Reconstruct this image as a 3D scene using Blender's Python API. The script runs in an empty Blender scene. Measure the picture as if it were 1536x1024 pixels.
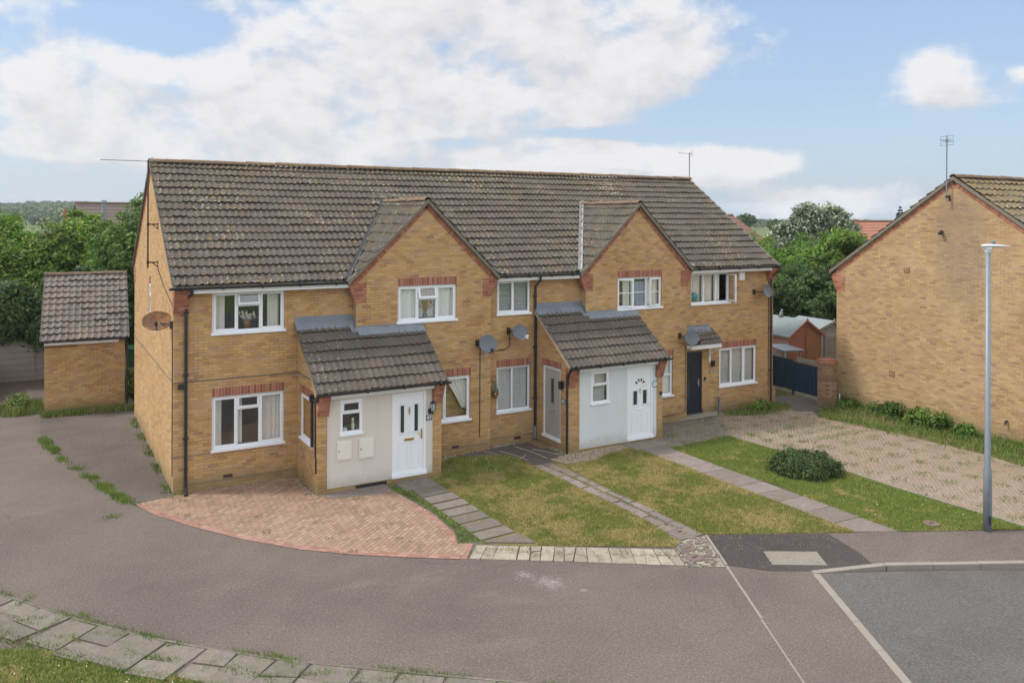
import bpy, bmesh, math, random
import numpy as np
from mathutils import Vector, Matrix
random.seed(7); rng = np.random.default_rng(11)
R_ = math.radians
scene = bpy.context.scene
COL = scene.collection

# ------------------------------------------------------------------ node helpers
class NT:
    def __init__(s, tree): s.t = tree; s.n = tree.nodes; s.l = tree.links
    def node(s, typ, **kw):
        n = s.n.new(typ)
        for k, v in kw.items(): setattr(n, k, v)
        return n
    def put(s, sock, v):
        if v is None: return
        if isinstance(v, bpy.types.NodeSocket): s.l.new(v, sock)
        else:
            if sock.type == 'RGBA' and isinstance(v, (tuple, list)) and len(v) == 3: v = (*v, 1)
            sock.default_value = v
    def math(s, op, a, b=None, c=None, clamp=False):
        n = s.node('ShaderNodeMath', operation=op, use_clamp=clamp)
        s.put(n.inputs[0], a); s.put(n.inputs[1], b)
        if c is not None: s.put(n.inputs[2], c)
        return n.outputs[0]
    def vmath(s, op, a, b=None):
        n = s.node('ShaderNodeVectorMath', operation=op)
        s.put(n.inputs[0], a)
        if b is not None: s.put(n.inputs[1], b)
        return n.outputs['Value'] if op in ('DOT_PRODUCT', 'LENGTH') else n.outputs[0]
    def mix(s, f, a, b, blend='MIX'):
        n = s.node('ShaderNodeMix', data_type='RGBA', blend_type=blend)
        s.put(n.inputs[0], f); s.put(n.inputs[6], a); s.put(n.inputs[7], b)
        return n.outputs[2]
    def noise(s, vec, scale, detail=3, rough=.55, out=0, dist=0):
        n = s.node('ShaderNodeTexNoise')
        s.put(n.inputs['Vector'], vec); s.put(n.inputs['Scale'], scale); s.put(n.inputs['Detail'], detail)
        s.put(n.inputs['Roughness'], rough); s.put(n.inputs['Distortion'], dist)
        return n.outputs[out]
    def vor(s, vec, scale, out='Distance', feature='F1', rnd=1.):
        n = s.node('ShaderNodeTexVoronoi', feature=feature)
        s.put(n.inputs['Vector'], vec); s.put(n.inputs['Scale'], scale); s.put(n.inputs['Randomness'], rnd)
        return n.outputs[out]
    def white(s, vec):
        n = s.node('ShaderNodeTexWhiteNoise', noise_dimensions='3D'); s.put(n.inputs['Vector'], vec)
        return n.outputs['Value']
    def ramp(s, f, stops, interp='LINEAR'):
        n = s.node('ShaderNodeValToRGB'); r = n.color_ramp; r.interpolation = interp
        while len(r.elements) < len(stops): r.elements.new(.5)
        for e, (p, c) in zip(r.elements, stops):
            e.position = p; e.color = (c, c, c, 1) if isinstance(c, (int, float)) else (*c, 1)
        s.put(n.inputs[0], f); return n.outputs[0]
    def step(s, x, a, b):
        n = s.node('ShaderNodeMapRange', interpolation_type='SMOOTHSTEP')
        s.put(n.inputs[0], x); s.put(n.inputs[1], a); s.put(n.inputs[2], b); s.put(n.inputs[3], 0.); s.put(n.inputs[4], 1.)
        return n.outputs[0]
    def comb(s, x, y, z):
        n = s.node('ShaderNodeCombineXYZ'); s.put(n.inputs[0], x); s.put(n.inputs[1], y); s.put(n.inputs[2], z); return n.outputs[0]
    def sep(s, v):
        n = s.node('ShaderNodeSeparateXYZ'); s.put(n.inputs[0], v); return n.outputs
    def pos(s):
        return s.node('ShaderNodeNewGeometry').outputs['Position']
    def scaled(s, v, k):
        n = s.node('ShaderNodeMapping'); s.put(n.inputs['Vector'], v); n.inputs['Scale'].default_value = k; return n.outputs[0]

def new_mat(name):
    m = bpy.data.materials.new(name); m.use_nodes = True
    t = NT(m.node_tree); b = m.node_tree.nodes['Principled BSDF']
    return m, t, b
def bump(t, b, h, strength=.5, dist=.01):
    n = t.node('ShaderNodeBump'); n.inputs['Strength'].default_value = strength; n.inputs['Distance'].default_value = dist
    t.put(n.inputs['Height'], h); t.l.new(n.outputs[0], b.inputs['Normal'])

MATS = {}
def plain(name, col, rough=.6, metal=0., var=.12, scale=3., spec=.5, fine=0.):
    if name in MATS: return MATS[name]
    m, t, b = new_mat(name)
    p = t.pos()
    f = t.noise(p, scale, 5, .6)
    c = t.mix(f, tuple(x*(1-var) for x in col), tuple(min(1, x*(1+var)) for x in col))
    if fine:
        g = t.noise(p, 60, 2); c = t.mix(t.math('MULTIPLY', g, fine), c, tuple(x*.6 for x in col))
    t.put(b.inputs['Base Color'], c); b.inputs['Roughness'].default_value = rough
    b.inputs['Metallic'].default_value = metal; b.inputs['Specular IOR Level'].default_value = spec
    MATS[name] = m; return m

def brick_mat(name, cols, mortar, stain=None, damp=True, bw=.225, bh=.075, seed=0., flat=False, rot=0., lich=False, avgmix=.1, dirt=0.):
    """bricks laid in half bond, one random colour per brick; walls use x+y along and z up, flat paving uses x and y"""
    m, t, b = new_mat(name)
    p = t.pos(); X, Y, Z = t.sep(p)
    if flat:
        c, s = math.cos(rot), math.sin(rot)
        u = t.math('ADD', t.math('MULTIPLY', X, c), t.math('MULTIPLY', Y, s))
        v = t.math('ADD', t.math('MULTIPLY', X, -s), t.math('MULTIPLY', Y, c))
    else:
        u = t.math('ADD', X, Y); v = Z
    wob = t.noise(p, 5, 2); wob = t.math('MULTIPLY_ADD', wob, .008, -.004)
    u = t.math('ADD', u, wob); v = t.math('ADD', v, wob)
    rv = t.math('DIVIDE', v, bh); row = t.math('FLOOR', rv); fv = t.math('SUBTRACT', rv, row)
    half = t.math('MULTIPLY', t.math('MODULO', t.math('ADD', row, 1000.), 2.), .5)
    ru = t.math('ADD', t.math('DIVIDE', u, bw), half); cell = t.math('FLOOR', ru); fu = t.math('SUBTRACT', ru, cell)
    rnd = t.white(t.comb(cell, row, seed)); rnd2 = t.white(t.comb(cell, row, seed+7.3))
    col = t.ramp(rnd, cols)
    avg = tuple(sum(c[1][k] for c in cols[1:-1])/max(1, len(cols)-2) for k in range(3)) if len(cols) > 4 else None
    if avg: col = t.mix(avgmix, col, avg)
    col = t.mix(.45, col, t.mix(rnd2, (.82, .82, .82), (1.18, 1.18, 1.18)), 'MULTIPLY')
    inb = t.noise(p, 38, 4, .75)
    col = t.mix(t.step(inb, .25, .8), t.mix(.55, col, (1.4, 1.38, 1.3), 'MULTIPLY'), t.mix(.6, col, (.55, .5, .45), 'MULTIPLY'))
    pk = t.noise(p, 1.1, 5, .7); col = t.mix(t.math('MULTIPLY', t.step(pk, .45, .75), .35), col, t.mix(.7, col, (1.05, .86, .86), 'MULTIPLY'))
    patch = t.noise(t.scaled(p, (1, 1, 1.6)), .45, 4, .6)
    col = t.mix(t.math('MULTIPLY', t.step(patch, .38, .75), .45), col, t.mix(.8, col, (.8, .66, .5), 'MULTIPLY'))
    jw = .011
    mu = t.math('LESS_THAN', t.math('MINIMUM', fu, t.math('SUBTRACT', 1., fu)), jw/bw*.5)
    mv = t.math('LESS_THAN', t.math('MINIMUM', fv, t.math('SUBTRACT', 1., fv)), jw/bh*.5)
    mm = t.math('MAXIMUM', mu, mv)
    mcol = t.mix(t.step(t.noise(p, 1.4, 4), .35, .65), tuple(x*.45 for x in mortar), tuple(x*.92 for x in mortar))
    col = t.mix(t.math('MULTIPLY', mm, .95), col, mcol)
    if dirt:
        dn = t.noise(p, 1.6, 6, .72); col = t.mix(t.math('MULTIPLY', t.step(dn, .44, .62), dirt), col, t.mix(t.noise(p, 4, 4, .7), (.15, .125, .085), (.30, .25, .19)))
        dg = t.noise(p, 7, 4, .7); col = t.mix(t.math('MULTIPLY', t.step(dg, .56, .68), dirt*.6), col, (.12, .125, .055))
    if lich:   # scattered white blooms
        w = t.step(t.noise(p, 9, 3, .6), .68, .74); col = t.mix(t.math('MULTIPLY', w, .5), col, (.55, .5, .45))
    if damp and not flat:   # green and dirty band of the bottom courses
        d = t.math('SUBTRACT', 1., t.step(t.math('ADD', Z, t.math('MULTIPLY', t.noise(p, 1.7, 3), -.5)), -.25, .35))
        col = t.mix(t.math('MULTIPLY', d, .55), col, (.14, .125, .06))
    if stain:   # sooty patch on the wall (centre y, z, radii)
        cy, cz, ry, rz = stain
        dy = t.math('DIVIDE', t.math('SUBTRACT', Y, cy), ry); dz = t.math('DIVIDE', t.math('SUBTRACT', Z, cz), rz)
        r = t.math('ADD', t.math('MULTIPLY', dy, dy), t.math('MULTIPLY', dz, dz))
        r = t.math('ADD', r, t.math('MULTIPLY_ADD', t.noise(t.scaled(p, (1, 2.2, .6)), 1.1, 5, .7), 2.4, -1.2))
        k = t.math('MULTIPLY', t.math('SUBTRACT', 1., t.step(r, -.1, 1.3)), t.math('MULTIPLY_ADD', rnd2, .5, .5))
        col = t.mix(t.math('MULTIPLY', k, .62), col, (.2, .165, .125))
    t.put(b.inputs['Base Color'], col); b.inputs['Roughness'].default_value = .9
    b.inputs['Specular IOR Level'].default_value = .25
    h = t.math('ADD', t.math('MULTIPLY', mm, -1.), t.math('MULTIPLY', inb, .35))
    bump(t, b, h, .6, .006)
    MATS[name] = m; return m

BUFF = [(0, (0.351, 0.215, 0.099)), (.12, (0.419, 0.261, 0.109)), (.34, (0.458, 0.294, 0.124)), (.56, (0.507, 0.334, 0.145)), (.74, (0.487, 0.315, 0.161)),
        (.88, (0.439, 0.294, 0.187)), (.97, (0.390, 0.231, 0.131)), (1., (0.283, 0.176, 0.114))]
BUFF2 = [(0, (0.318, 0.208, 0.110)), (.2, (0.373, 0.255, 0.129)), (.45, (0.411, 0.288, 0.143)), (.65, (0.438, 0.310, 0.162)), (.82, (0.404, 0.279, 0.172)),
         (.95, (0.343, 0.230, 0.143)), (1., (0.257, 0.168, 0.114))]
RED = [(0, (.25, .09, .055)), (.4, (.33, .125, .075)), (.8, (.38, .16, .10)), (1., (.43, .21, .14))]
M_brick = brick_mat('buff_brick', BUFF, (.40, .315, .215))
M_brick2 = brick_mat('buff_brick_neighbour', BUFF2, (.45, .37, .26), stain=(-5.55, 5.7, 1.0, 2.2), seed=3.)
M_brick3 = brick_mat('buff_brick_garage', BUFF, (.34, .26, .16), seed=9.)
M_red = brick_mat('red_brick', RED, (.40, .30, .24), damp=False, seed=5.)
M_pier = brick_mat('pier_brick', [(0, (.2, .11, .07)), (.5, (.28, .17, .11)), (1, (.33, .22, .15))], (.3, .25, .2), seed=2., lich=True)
def single_red():
    m, t, b = new_mat('red_brick_soldier')
    r = t.node('ShaderNodeNewGeometry').outputs['Random Per Island']
    c = t.ramp(r, RED); c = t.mix(t.noise(t.pos(), 30, 3), c, t.mix(.6, c, (.6, .5, .5), 'MULTIPLY'))
    t.put(b.inputs['Base Color'], c); b.inputs['Roughness'].default_value = .9; return m
M_soldier = single_red()
M_mortar = plain('pale_mortar', (.42, .33, .25), .95)
M_paver = brick_mat('block_paving', [(0, (.24, .17, .13)), (.35, (.295, .202, .154)), (.7, (.335, .237, .177)), (1, (.30, .193, .15))], (.15, .125, .09),
                    flat=True, rot=R_(41), bw=.2, bh=.1)
M_paver_red = brick_mat('block_paving_red', [(0, (.265, .145, .12)), (.5, (.315, .18, .15)), (1, (.35, .22, .185))], (.24, .17, .14), flat=True, rot=R_(41), bw=.1, bh=.2, seed=4.)
M_paver2 = brick_mat('worn_block_paving', [(0, (.20, .165, .135)), (.25, (.255, .208, .168)), (.5, (.275, .222, .178)), (.75, (.30, .238, .188)), (1, (.255, .19, .152))], (.19, .165, .125), avgmix=.6, dirt=.75,
                     flat=True, rot=R_(45), bw=.2, bh=.1, seed=6.)
M_paver3 = brick_mat('grey_block_paving', [(0, (.15, .135, .12)), (.5, (.2, .182, .16)), (1, (.235, .21, .185))], (.14, .12, .095), dirt=.5, flat=True, rot=R_(3), bw=.2, bh=.1, seed=8.)

def tile_mat(name, base=(.104, .092, .082), orange=.5, moss_z=None, white=1., seed=0.):
    m, t, b = new_mat(name)
    uv = t.node('ShaderNodeTexCoord').outputs['UV']; p = t.pos()
    U, V, _ = t.sep(uv)
    iu = t.math('FLOOR', t.math('DIVIDE', U, .33)); iv = t.math('FLOOR', t.math('DIVIDE', t.math('ADD', V, .004), .3555))
    r = t.white(t.comb(iu, iv, seed)); r2 = t.white(t.comb(iu, iv, seed+3.7))
    c = t.mix(r, tuple(x*.87 for x in base), tuple(x*1.12 for x in base))
    c = t.mix(t.math('MULTIPLY', t.step(r2, .55, 1.), .4), c, (base[0]*1.2, base[1]*.95, base[2]*.88))
    c = t.mix(t.math('MULTIPLY', t.step(t.noise(p, 3.2, 5, .7), .45, .7), .4), c, (base[0]*.8, base[1]*.92, base[2]*.82))
    f = t.noise(p, 24, 4, .7); c = t.mix(t.step(f, .3, .8), t.mix(.5, c, (.6, .6, .6), 'MULTIPLY'), t.mix(.5, c, (1.5, 1.45, 1.3), 'MULTIPLY'))
    big = t.noise(p, .8, 4, .65); c = t.mix(t.math('MULTIPLY', t.step(big, .4, .7), .5), c, t.mix(.8, c, (1.35, 1.25, 1.0), 'MULTIPLY'))
    # ochre lichen
    o = t.noise(p, 5.5, 4, .7); om = t.noise(p, .55, 3)
    ok = t.math('MULTIPLY', t.step(o, .53, .66), t.step(om, .38, .62))
    ok = t.math('MULTIPLY', ok, orange)
    if moss_z:
        Z = t.sep(p)[2]; z0, z1 = moss_z
        k = t.math('MULTIPLY', t.step(t.math('ADD', Z, t.math('MULTIPLY_ADD', t.noise(p, 1.1, 4), 1.6, -.8)), z0, z1), t.step(o, .36, .6))
        ok = t.math('MAXIMUM', ok, t.math('MULTIPLY', k, .6))
    c = t.mix(ok, c, t.mix(t.noise(p, 14, 2), (.16, .115, .035), (.31, .2, .05)))
    # white lichen and droppings: small irregular blots
    wd = t.noise(p, .55, 4, .65); ws = t.noise(p, 30, 3, .7); wk = None
    for sc_, a_, b_ in ((8.5, .85, -.285), (4.3, .5, -.19)):
        wn = t.math('ADD', t.vor(p, sc_), t.math('MULTIPLY_ADD', ws, .3, -.15)); thr = t.math('MULTIPLY_ADD', wd, a_, b_)
        k_ = t.step(t.math('SUBTRACT', thr, wn), -.03, .06); wk = k_ if wk is None else t.math('MAXIMUM', wk, k_)
    c = t.mix(t.math('MULTIPLY', wk, t.math('MULTIPLY', t.math('MULTIPLY_ADD', t.noise(p, 11, 2), .9, .25), white)), c, t.mix(t.noise(p, 2.1, 2), (.46, .44, .39), (.42, .38, .25)))
    t.put(b.inputs['Base Color'], c); b.inputs['Roughness'].default_value = .92; b.inputs['Specular IOR Level'].default_value = .25
    bump(t, b, f, .5, .01)
    MATS[name] = m; return m
M_tile = tile_mat('concrete_roof_tile', moss_z=(7.45, 8.9), orange=.6)
M_tile_bay = tile_mat('concrete_roof_tile_bay', base=(.118, .107, .093), orange=.5, seed=4., white=.7)
M_tile_porch = tile_mat('concrete_roof_tile_porch', base=(.104, .092, .083), orange=.12, seed=8., white=.45)
M_tile_garage = tile_mat('concrete_roof_tile_garage', base=(.162, .142, .133), orange=.15, seed=12., white=.9)
M_tile_nb = tile_mat('concrete_roof_tile_neighbour', base=(.17, .145, .105), orange=1., moss_z=(6.6, 8.4), seed=15.)
M_ridge = tile_mat('ridge_tile', base=(.165, .115, .085), orange=.8, moss_z=(7.2, 9.6), seed=21., white=.5)
M_verge = plain('verge_mortar', (.17, .15, .115), .95, var=.4, scale=6)

M_upvc = plain('white_upvc', (.75, .785, .82), .35, var=.03, scale=2)
M_white = plain('white_paint', (.74, .76, .765), .6, var=.05, scale=1.5)
M_cream = plain('cream_render', (.60, .57, .52), .85, var=.07, scale=1.2, fine=.25)
M_render = plain('white_render', (.62, .665, .68), .8, var=.06, scale=1.0, fine=.15)
def render_mat(name, col):
    m, t, b = new_mat(name); p = t.pos(); Z = t.sep(p)[2]
    c = t.mix(t.noise(p, 1.3, 5, .6), tuple(x*.92 for x in col), tuple(min(1, x*1.05) for x in col))
    st = t.step(t.noise(t.scaled(p, (7, 7, .5)), 1.5, 4, .6), .55, .75); c = t.mix(t.math('MULTIPLY', st, .22), c, tuple(x*.66 for x in col))
    sp = t.math('SUBTRACT', 1., t.step(t.math('ADD', Z, t.math('MULTIPLY_ADD', t.noise(p, 5, 4, .7), .5, -.25)), .05, .42)); c = t.mix(t.math('MULTIPLY', sp, .45), c, (.27, .26, .2))
    bl = t.step(t.noise(p, 9, 4, .7), .62, .72); c = t.mix(t.math('MULTIPLY', bl, .18), c, tuple(x*.7 for x in col))
    t.put(b.inputs['Base Color'], c); b.inputs['Roughness'].default_value = .85; bump(t, b, t.noise(p, 60, 3), .25, .004); return m
M_cream = render_mat('cream_render', (.60, .565, .51)); M_render = render_mat('white_render', (.60, .645, .665))
M_meter = plain('meter_box_cream', (.66, .655, .59), .6, var=.06)
M_black = plain('black_plastic', (.018, .019, .024), .4, var=.2)
M_brownp = plain('brown_plastic', (.045, .025, .02), .5, var=.3)
M_lead = plain('lead_flashing', (.185, .21, .24), .55, var=.35, scale=4, fine=.3)
M_leadlight = plain('pale_lead', (.33, .33, .32), .6, var=.35, scale=7, fine=.4)
M_darklead = plain('dark_valley_lead', (.085, .088, .092), .6, var=.3, scale=5)
M_greydish = plain('grey_dish', (.115, .13, .15), .5, var=.1)
M_dark_metal = plain('dark_metal', (.05, .05, .055), .5, .5)
M_galv = plain('galvanised_steel', (.215, .25, .28), .5, .3, var=.18, scale=6, fine=.35)
M_lampwhite = plain('lamp_grey_paint', (.62, .65, .68), .45, var=.05)
M_brass = plain('brass', (.55, .36, .1), .3, .9)
M_silver = plain('brushed_silver', (.55, .56, .58), .35, .8)
M_greige = plain('greige_door', (.36, .335, .30), .5, var=.03)
M_navy = plain('dark_navy_door', (.012, .02, .034), .4, var=.1)
M_timber = plain('brown_timber', (.24, .11, .035), .6, var=.25, scale=5)
M_cable = plain('cable_black', (.03, .027, .025), .7)
M_string = plain('grey_joint', (.13, .115, .10), .9, var=.2)
M_curtain = plain('pale_curtain', (.74, .71, .66), .9, var=.06)
M_net = plain('net_curtain', (.82, .81, .79), .9, var=.05)
M_bluecloth = plain('blue_grey_cloth', (.33, .37, .45), .9, var=.1)
M_blind = plain('white_blind', (.8, .8, .8), .6, var=.03)
M_gblind = plain('grey_blind', (.66, .64, .61), .6, var=.05)
M_inner = plain('interior_plaster', (.32, .30, .28), .9, var=.1)
M_concrete = plain('concrete', (.32, .29, .25), .9, var=.2, scale=3, fine=.5)
M_wood_grey = plain('weathered_timber', (.27, .25, .215), .9, var=.2, scale=6)
M_fence_blue = plain('blue_fence_paint', (.013, .042, .075), .75, var=.35, scale=4)
M_green_plastic = plain('green_bin_plastic', (.02, .12, .075), .45, var=.1)
M_felt = plain('green_grey_felt', (.2, .24, .245), .9, var=.1, scale=4, fine=.2)
M_cedar = plain('orange_brown_cladding', (.32, .125, .075), .8, var=.3, scale=5)
M_cedar_door = plain('cedar_door', (.30, .145, .065), .8, var=.25, scale=5)
M_pinkclad = plain('pink_faded_cladding', (.52, .3, .235), .85, var=.15, scale=4)
M_iron = plain('rusty_iron_cover', (.16, .105, .095), .8, var=.25, scale=9)
M_pale_stone = plain('pale_concrete_slab', (.30, .27, .225), .9, var=.15, scale=5, fine=.5)
M_kerb = plain('kerb_concrete', (.27, .24, .205), .9, var=.18, scale=4, fine=.5)
M_mat = plain('coir_mat', (.19, .12, .065), .95, var=.2)
M_teal = plain('teal_glaze', (.05, .25, .27), .3, var=.3)
M_straw = plain('dried_grass', (.45, .29, .1), .9, var=.3)
M_flower_white = plain('white_petals', (.7, .69, .62), .8)
M_bird = plain('grey_feathers', (.25, .26, .28), .8, var=.3, scale=20)
M_white_mark = plain('white_lettering', (.8, .8, .8), .5)
M_car = plain('maroon_car_paint', (.12, .01, .025), .25, .2)
M_rubber = plain('tyre_rubber', (.02, .02, .02), .8)
M_door_glass = plain('dark_door_glass', (.03, .045, .05), .1, var=.3, scale=40)

def rust_mat():
    m, t, b = new_mat('rusty_dish'); p = t.pos()
    c = t.ramp(t.noise(p, 5.5, 5, .65), [(.3, (.13, .07, .045)), (.48, (.22, .115, .06)), (.6, (.34, .165, .07)), (.72, (.48, .24, .09))])
    t.put(b.inputs['Base Color'], c); b.inputs['Roughness'].default_value = .75; return m
M_rust = rust_mat()

def glass_mat():
    m, t, b = new_mat('window_glass'); n = t.n; n.remove(b)
    fr = t.node('ShaderNodeLayerWeight'); fr.inputs[0].default_value = .5     # Schlick: the same from both sides of the pane
    f = t.math('MULTIPLY_ADD', t.math('POWER', fr.outputs['Facing'], 5.), .9, .075, clamp=True)
    tr = t.node('ShaderNodeBsdfTransparent'); tr.inputs[0].default_value = (.95, .96, .955, 1)
    gl = t.node('ShaderNodeBsdfGlossy'); gl.inputs['Roughness'].default_value = .01; gl.inputs[0].default_value = (.92, .96, 1, 1)
    mx = t.node('ShaderNodeMixShader'); t.put(mx.inputs[0], f); t.l.new(tr.outputs[0], mx.inputs[1]); t.l.new(gl.outputs[0], mx.inputs[2])
    t.l.new(mx.outputs[0], n['Material Output'].inputs[0]); return m
M_glass = glass_mat()
def frosted():
    m, t, b = new_mat('obscured_glass')
    t.put(b.inputs['Base Color'], t.mix(t.noise(t.pos(), 70, 2), (.30, .38, .40), (.42, .5, .52))); b.inputs['Roughness'].default_value = .12; return m
M_frost = frosted()

def asphalt_mat(name, c0, c1, speck, patches=True, stain=None):
    m, t, b = new_mat(name); p = t.pos()
    big = t.noise(p, .22, 5, .6); mid = t.noise(p, 1.6, 5, .65); fine = t.noise(p, 24, 4, .85)
    c = t.mix(t.step(big, .35, .68), c0, c1)
    c = t.mix(t.math('MULTIPLY', t.step(mid, .35, .75), .35), c, t.mix(.8, c, (.72, .72, .74), 'MULTIPLY'))
    lp = t.noise(t.scaled(p, (.5, 1.2, 1)), .5, 4, .6, dist=.6)
    c = t.mix(t.math('MULTIPLY', t.step(lp, .55, .74), .4), c, tuple(min(1, x*1.35) for x in c1))
    c = t.mix(t.step(fine, .25, .8), t.mix(.8, c, (.5, .5, .5), 'MULTIPLY'), t.mix(.8, c, (1.6, 1.58, 1.54), 'MULTIPLY'))
    s = t.math('LESS_THAN', t.vor(p, 17), .16); c = t.mix(t.math('MULTIPLY', s, t.math('MULTIPLY', t.white(t.vor(p, 17, out='Position')), .75)), c, speck)
    bl = t.step(t.noise(t.vmath('ADD', p, (31., 7., 0.)), .8, 4, .6), .6, .68); c = t.mix(t.math('MULTIPLY', bl, .22), c, t.mix(.8, c, (.6, .6, .6), 'MULTIPLY'))
    tw = t.step(t.noise(t.scaled(p, (.9, .12, 1)), 1.3, 3), .5, .7); c = t.mix(t.math('MULTIPLY', tw, .14), c, t.mix(.8, c, (.7, .69, .68), 'MULTIPLY'))
    sr = t.math('GREATER_THAN', t.vor(p, 21), .98); c = t.mix(t.math('MULTIPLY', sr, .4), c, (.05, .045, .045))
    # hairline cracks
    ck = t.math('LESS_THAN', t.vor(t.vmath('ADD', p, t.scaled(t.noise(p, 1.5, 3, out=1), (.8, .8, 0))), .42, feature='DISTANCE_TO_EDGE'), .006)
    ck = t.math('MULTIPLY', ck, t.step(t.noise(p, .35, 2), .52, .6)); c = t.mix(t.math('MULTIPLY', ck, .3), c, (.07, .065, .06))
    if stain:
        for sx, sy, r in stain:
            d = t.vmath('LENGTH', t.vmath('MULTIPLY', t.vmath('SUBTRACT', p, (sx, sy, 0)), (1/r, 1/r, 0)))
            d = t.math('ADD', d, t.math('MULTIPLY_ADD', t.noise(p, 7, 5, .75), 2.4, -1.2))
            c = t.mix(t.math('MULTIPLY', t.math('MULTIPLY', t.math('SUBTRACT', 1., t.step(d, -.2, .9)), t.step(fine, .35, .7)), .6), c, (.55, .53, .51))
    t.put(b.inputs['Base Color'], c); b.inputs['Roughness'].default_value = .92; b.inputs['Specular IOR Level'].default_value = .25
    bump(t, b, fine, .6, .012)
    MATS[name] = m; return m
M_tar = asphalt_mat('pinkish_brown_asphalt', (.118, .097, .086), (.150, .124, .110), (.3, .27, .25), stain=[(5.0, -7.85, .28), (5.25, -8.35, .42), (5.6, -8.9, .08)])
M_tar_drive = asphalt_mat('driveway_asphalt', (.092, .079, .07), (.142, .121, .107), (.3, .27, .25))
M_tar_grey = asphalt_mat('grey_road_asphalt', (.098, .092, .088), (.115, .109, .104), (.24, .22, .21))
M_tar_dark = asphalt_mat('dark_footway_asphalt', (.052, .044, .042), (.068, .058, .055), (.3, .28, .26))
M_tar_foot = asphalt_mat('footway_asphalt', (.118, .096, .085), (.142, .118, .105), (.28, .25, .23))

def ground_mat(name, cols, scale=1.5, fine=40):
    m, t, b = new_mat(name); p = t.pos()
    c = t.ramp(t.noise(p, scale, 5, .65), cols)
    f = t.noise(p, fine, 3, .7); c = t.mix(t.step(f, .3, .75), t.mix(.7, c, (.6, .6, .6), 'MULTIPLY'), t.mix(.6, c, (1.3, 1.3, 1.25), 'MULTIPLY'))
    t.put(b.inputs['Base Color'], c); b.inputs['Roughness'].default_value = 1; b.inputs['Specular IOR Level'].default_value = .1
    bump(t, b, f, .6, .02); MATS[name] = m; return m
M_earth = ground_mat('lawn_soil', [(.3, (.13, .13, .045)), (.5, (.18, .16, .07)), (.7, (.26, .21, .11))], 1.3)
M_field = ground_mat('far_field', [(.3, (.09, .13, .045)), (.7, (.15, .18, .07))], .02, .5)
M_rubble = ground_mat('rubble', [(.3, (.18, .16, .12)), (.5, (.3, .27, .21)), (.7, (.4, .36, .29))], 7, 30)

def slab_mat(name, base, moss=True):
    m, t, b = new_mat(name); p = t.pos()
    r = t.node('ShaderNodeNewGeometry').outputs['Random Per Island']
    c = t.mix(r, tuple(x*.82 for x in base), tuple(x*1.15 for x in base))
    g = t.noise(p, 4, 5, .7); c = t.mix(t.math('MULTIPLY', t.step(g, .4, .75), .5), c, tuple(x*.6 for x in base))
    f = t.noise(p, 26, 4, .8); w = t.step(f, .58, .68); c = t.mix(t.math('MULTIPLY', w, .6), c, tuple(min(.6, x*2.1) for x in base)); c = t.mix(t.math('MULTIPLY', t.step(f, .46, .36), .5), c, tuple(x*.5 for x in base))
    if moss:
        c = t.mix(t.math('MULTIPLY', t.step(t.noise(p, 2.3, 5, .7), .5, .7), .45), c, (.13, .125, .055)); c = t.mix(t.math('MULTIPLY', t.step(t.noise(p, 6, 5, .75), .55, .65), .35), c, tuple(x*.5 for x in base))
    t.put(b.inputs['Base Color'], c); b.inputs['Roughness'].default_value = .95; b.inputs['Specular IOR Level'].default_value = .2
    bump(t, b, f, .4, .01); MATS[name] = m; return m
M_slab = slab_mat('path_slab', (.175, .152, .132))
M_slab2 = slab_mat('pinkish_path_slab', (.215, .18, .16))
M_crazy = slab_mat('pale_edging_slab', (.315, .275, .22))
M_slab_near = slab_mat('grey_paving_slab', (.185, .162, .138))
M_pebble = slab_mat('pale_pebble', (.42, .35, .26), False)

def leaf_mat(name, cols, trans=.35, clump=(.6, 1.25), patch_scale=.35, tip=None):
    m, t, b = new_mat(name); n = t.n
    g = t.node('ShaderNodeNewGeometry'); p = g.outputs['Position']
    c = t.ramp(g.outputs['Random Per Island'], cols)
    k = t.noise(p, patch_scale, 3, .6)
    c = t.mix(.9, c, t.mix(t.step(k, .3, .7), (clump[0],)*3, (clump[1], clump[1], clump[1]*.9)), 'MULTIPLY')
    t.put(b.inputs['Base Color'], c); b.inputs['Roughness'].default_value = .55; b.inputs['Specular IOR Level'].default_value = .3
    tl = t.node('ShaderNodeBsdfTranslucent'); t.put(tl.inputs[0], t.mix(.9, c, (1.3, 1.5, .6), 'MULTIPLY'))
    mx = t.node('ShaderNodeMixShader'); mx.inputs[0].default_value = trans
    t.l.new(b.outputs[0], mx.inputs[1]); t.l.new(tl.outputs[0], mx.inputs[2]); t.l.new(mx.outputs[0], n['Material Output'].inputs[0])
    MATS[name] = m; return m
def grass_mat(name, green, straw, ps=.9, thr=(.42, .62), blot=.5):
    m, t, b = new_mat(name); g = t.node('ShaderNodeNewGeometry'); p = g.outputs['Position']; rn = g.outputs['Random Per Island']
    c = t.ramp(rn, green); s = t.ramp(rn, straw)
    k = t.noise(p, ps, 5, .68); k2 = t.noise(p, 5, 4, .7)
    f = t.step(t.math('ADD', k, t.math('MULTIPLY_ADD', k2, .4, -.2)), *thr)
    c = t.mix(t.math('MULTIPLY', f, .92), c, s)
    dk = t.step(t.noise(p, ps*1.9, 3), .55, .7); c = t.mix(t.math('MULTIPLY', dk, blot), c, t.mix(.8, c, (.62, .8, .6), 'MULTIPLY'))
    t.put(b.inputs['Base Color'], c); b.inputs['Roughness'].default_value = .7; b.inputs['Specular IOR Level'].default_value = .2
    MATS[name] = m; return m
G1 = [(0, (.125, .165, .03)), (.5, (.185, .215, .042)), (1, (.26, .265, .07))]
S1 = [(0, (.29, .235, .08)), (.5, (.39, .31, .125)), (1, (.47, .375, .17))]
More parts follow.
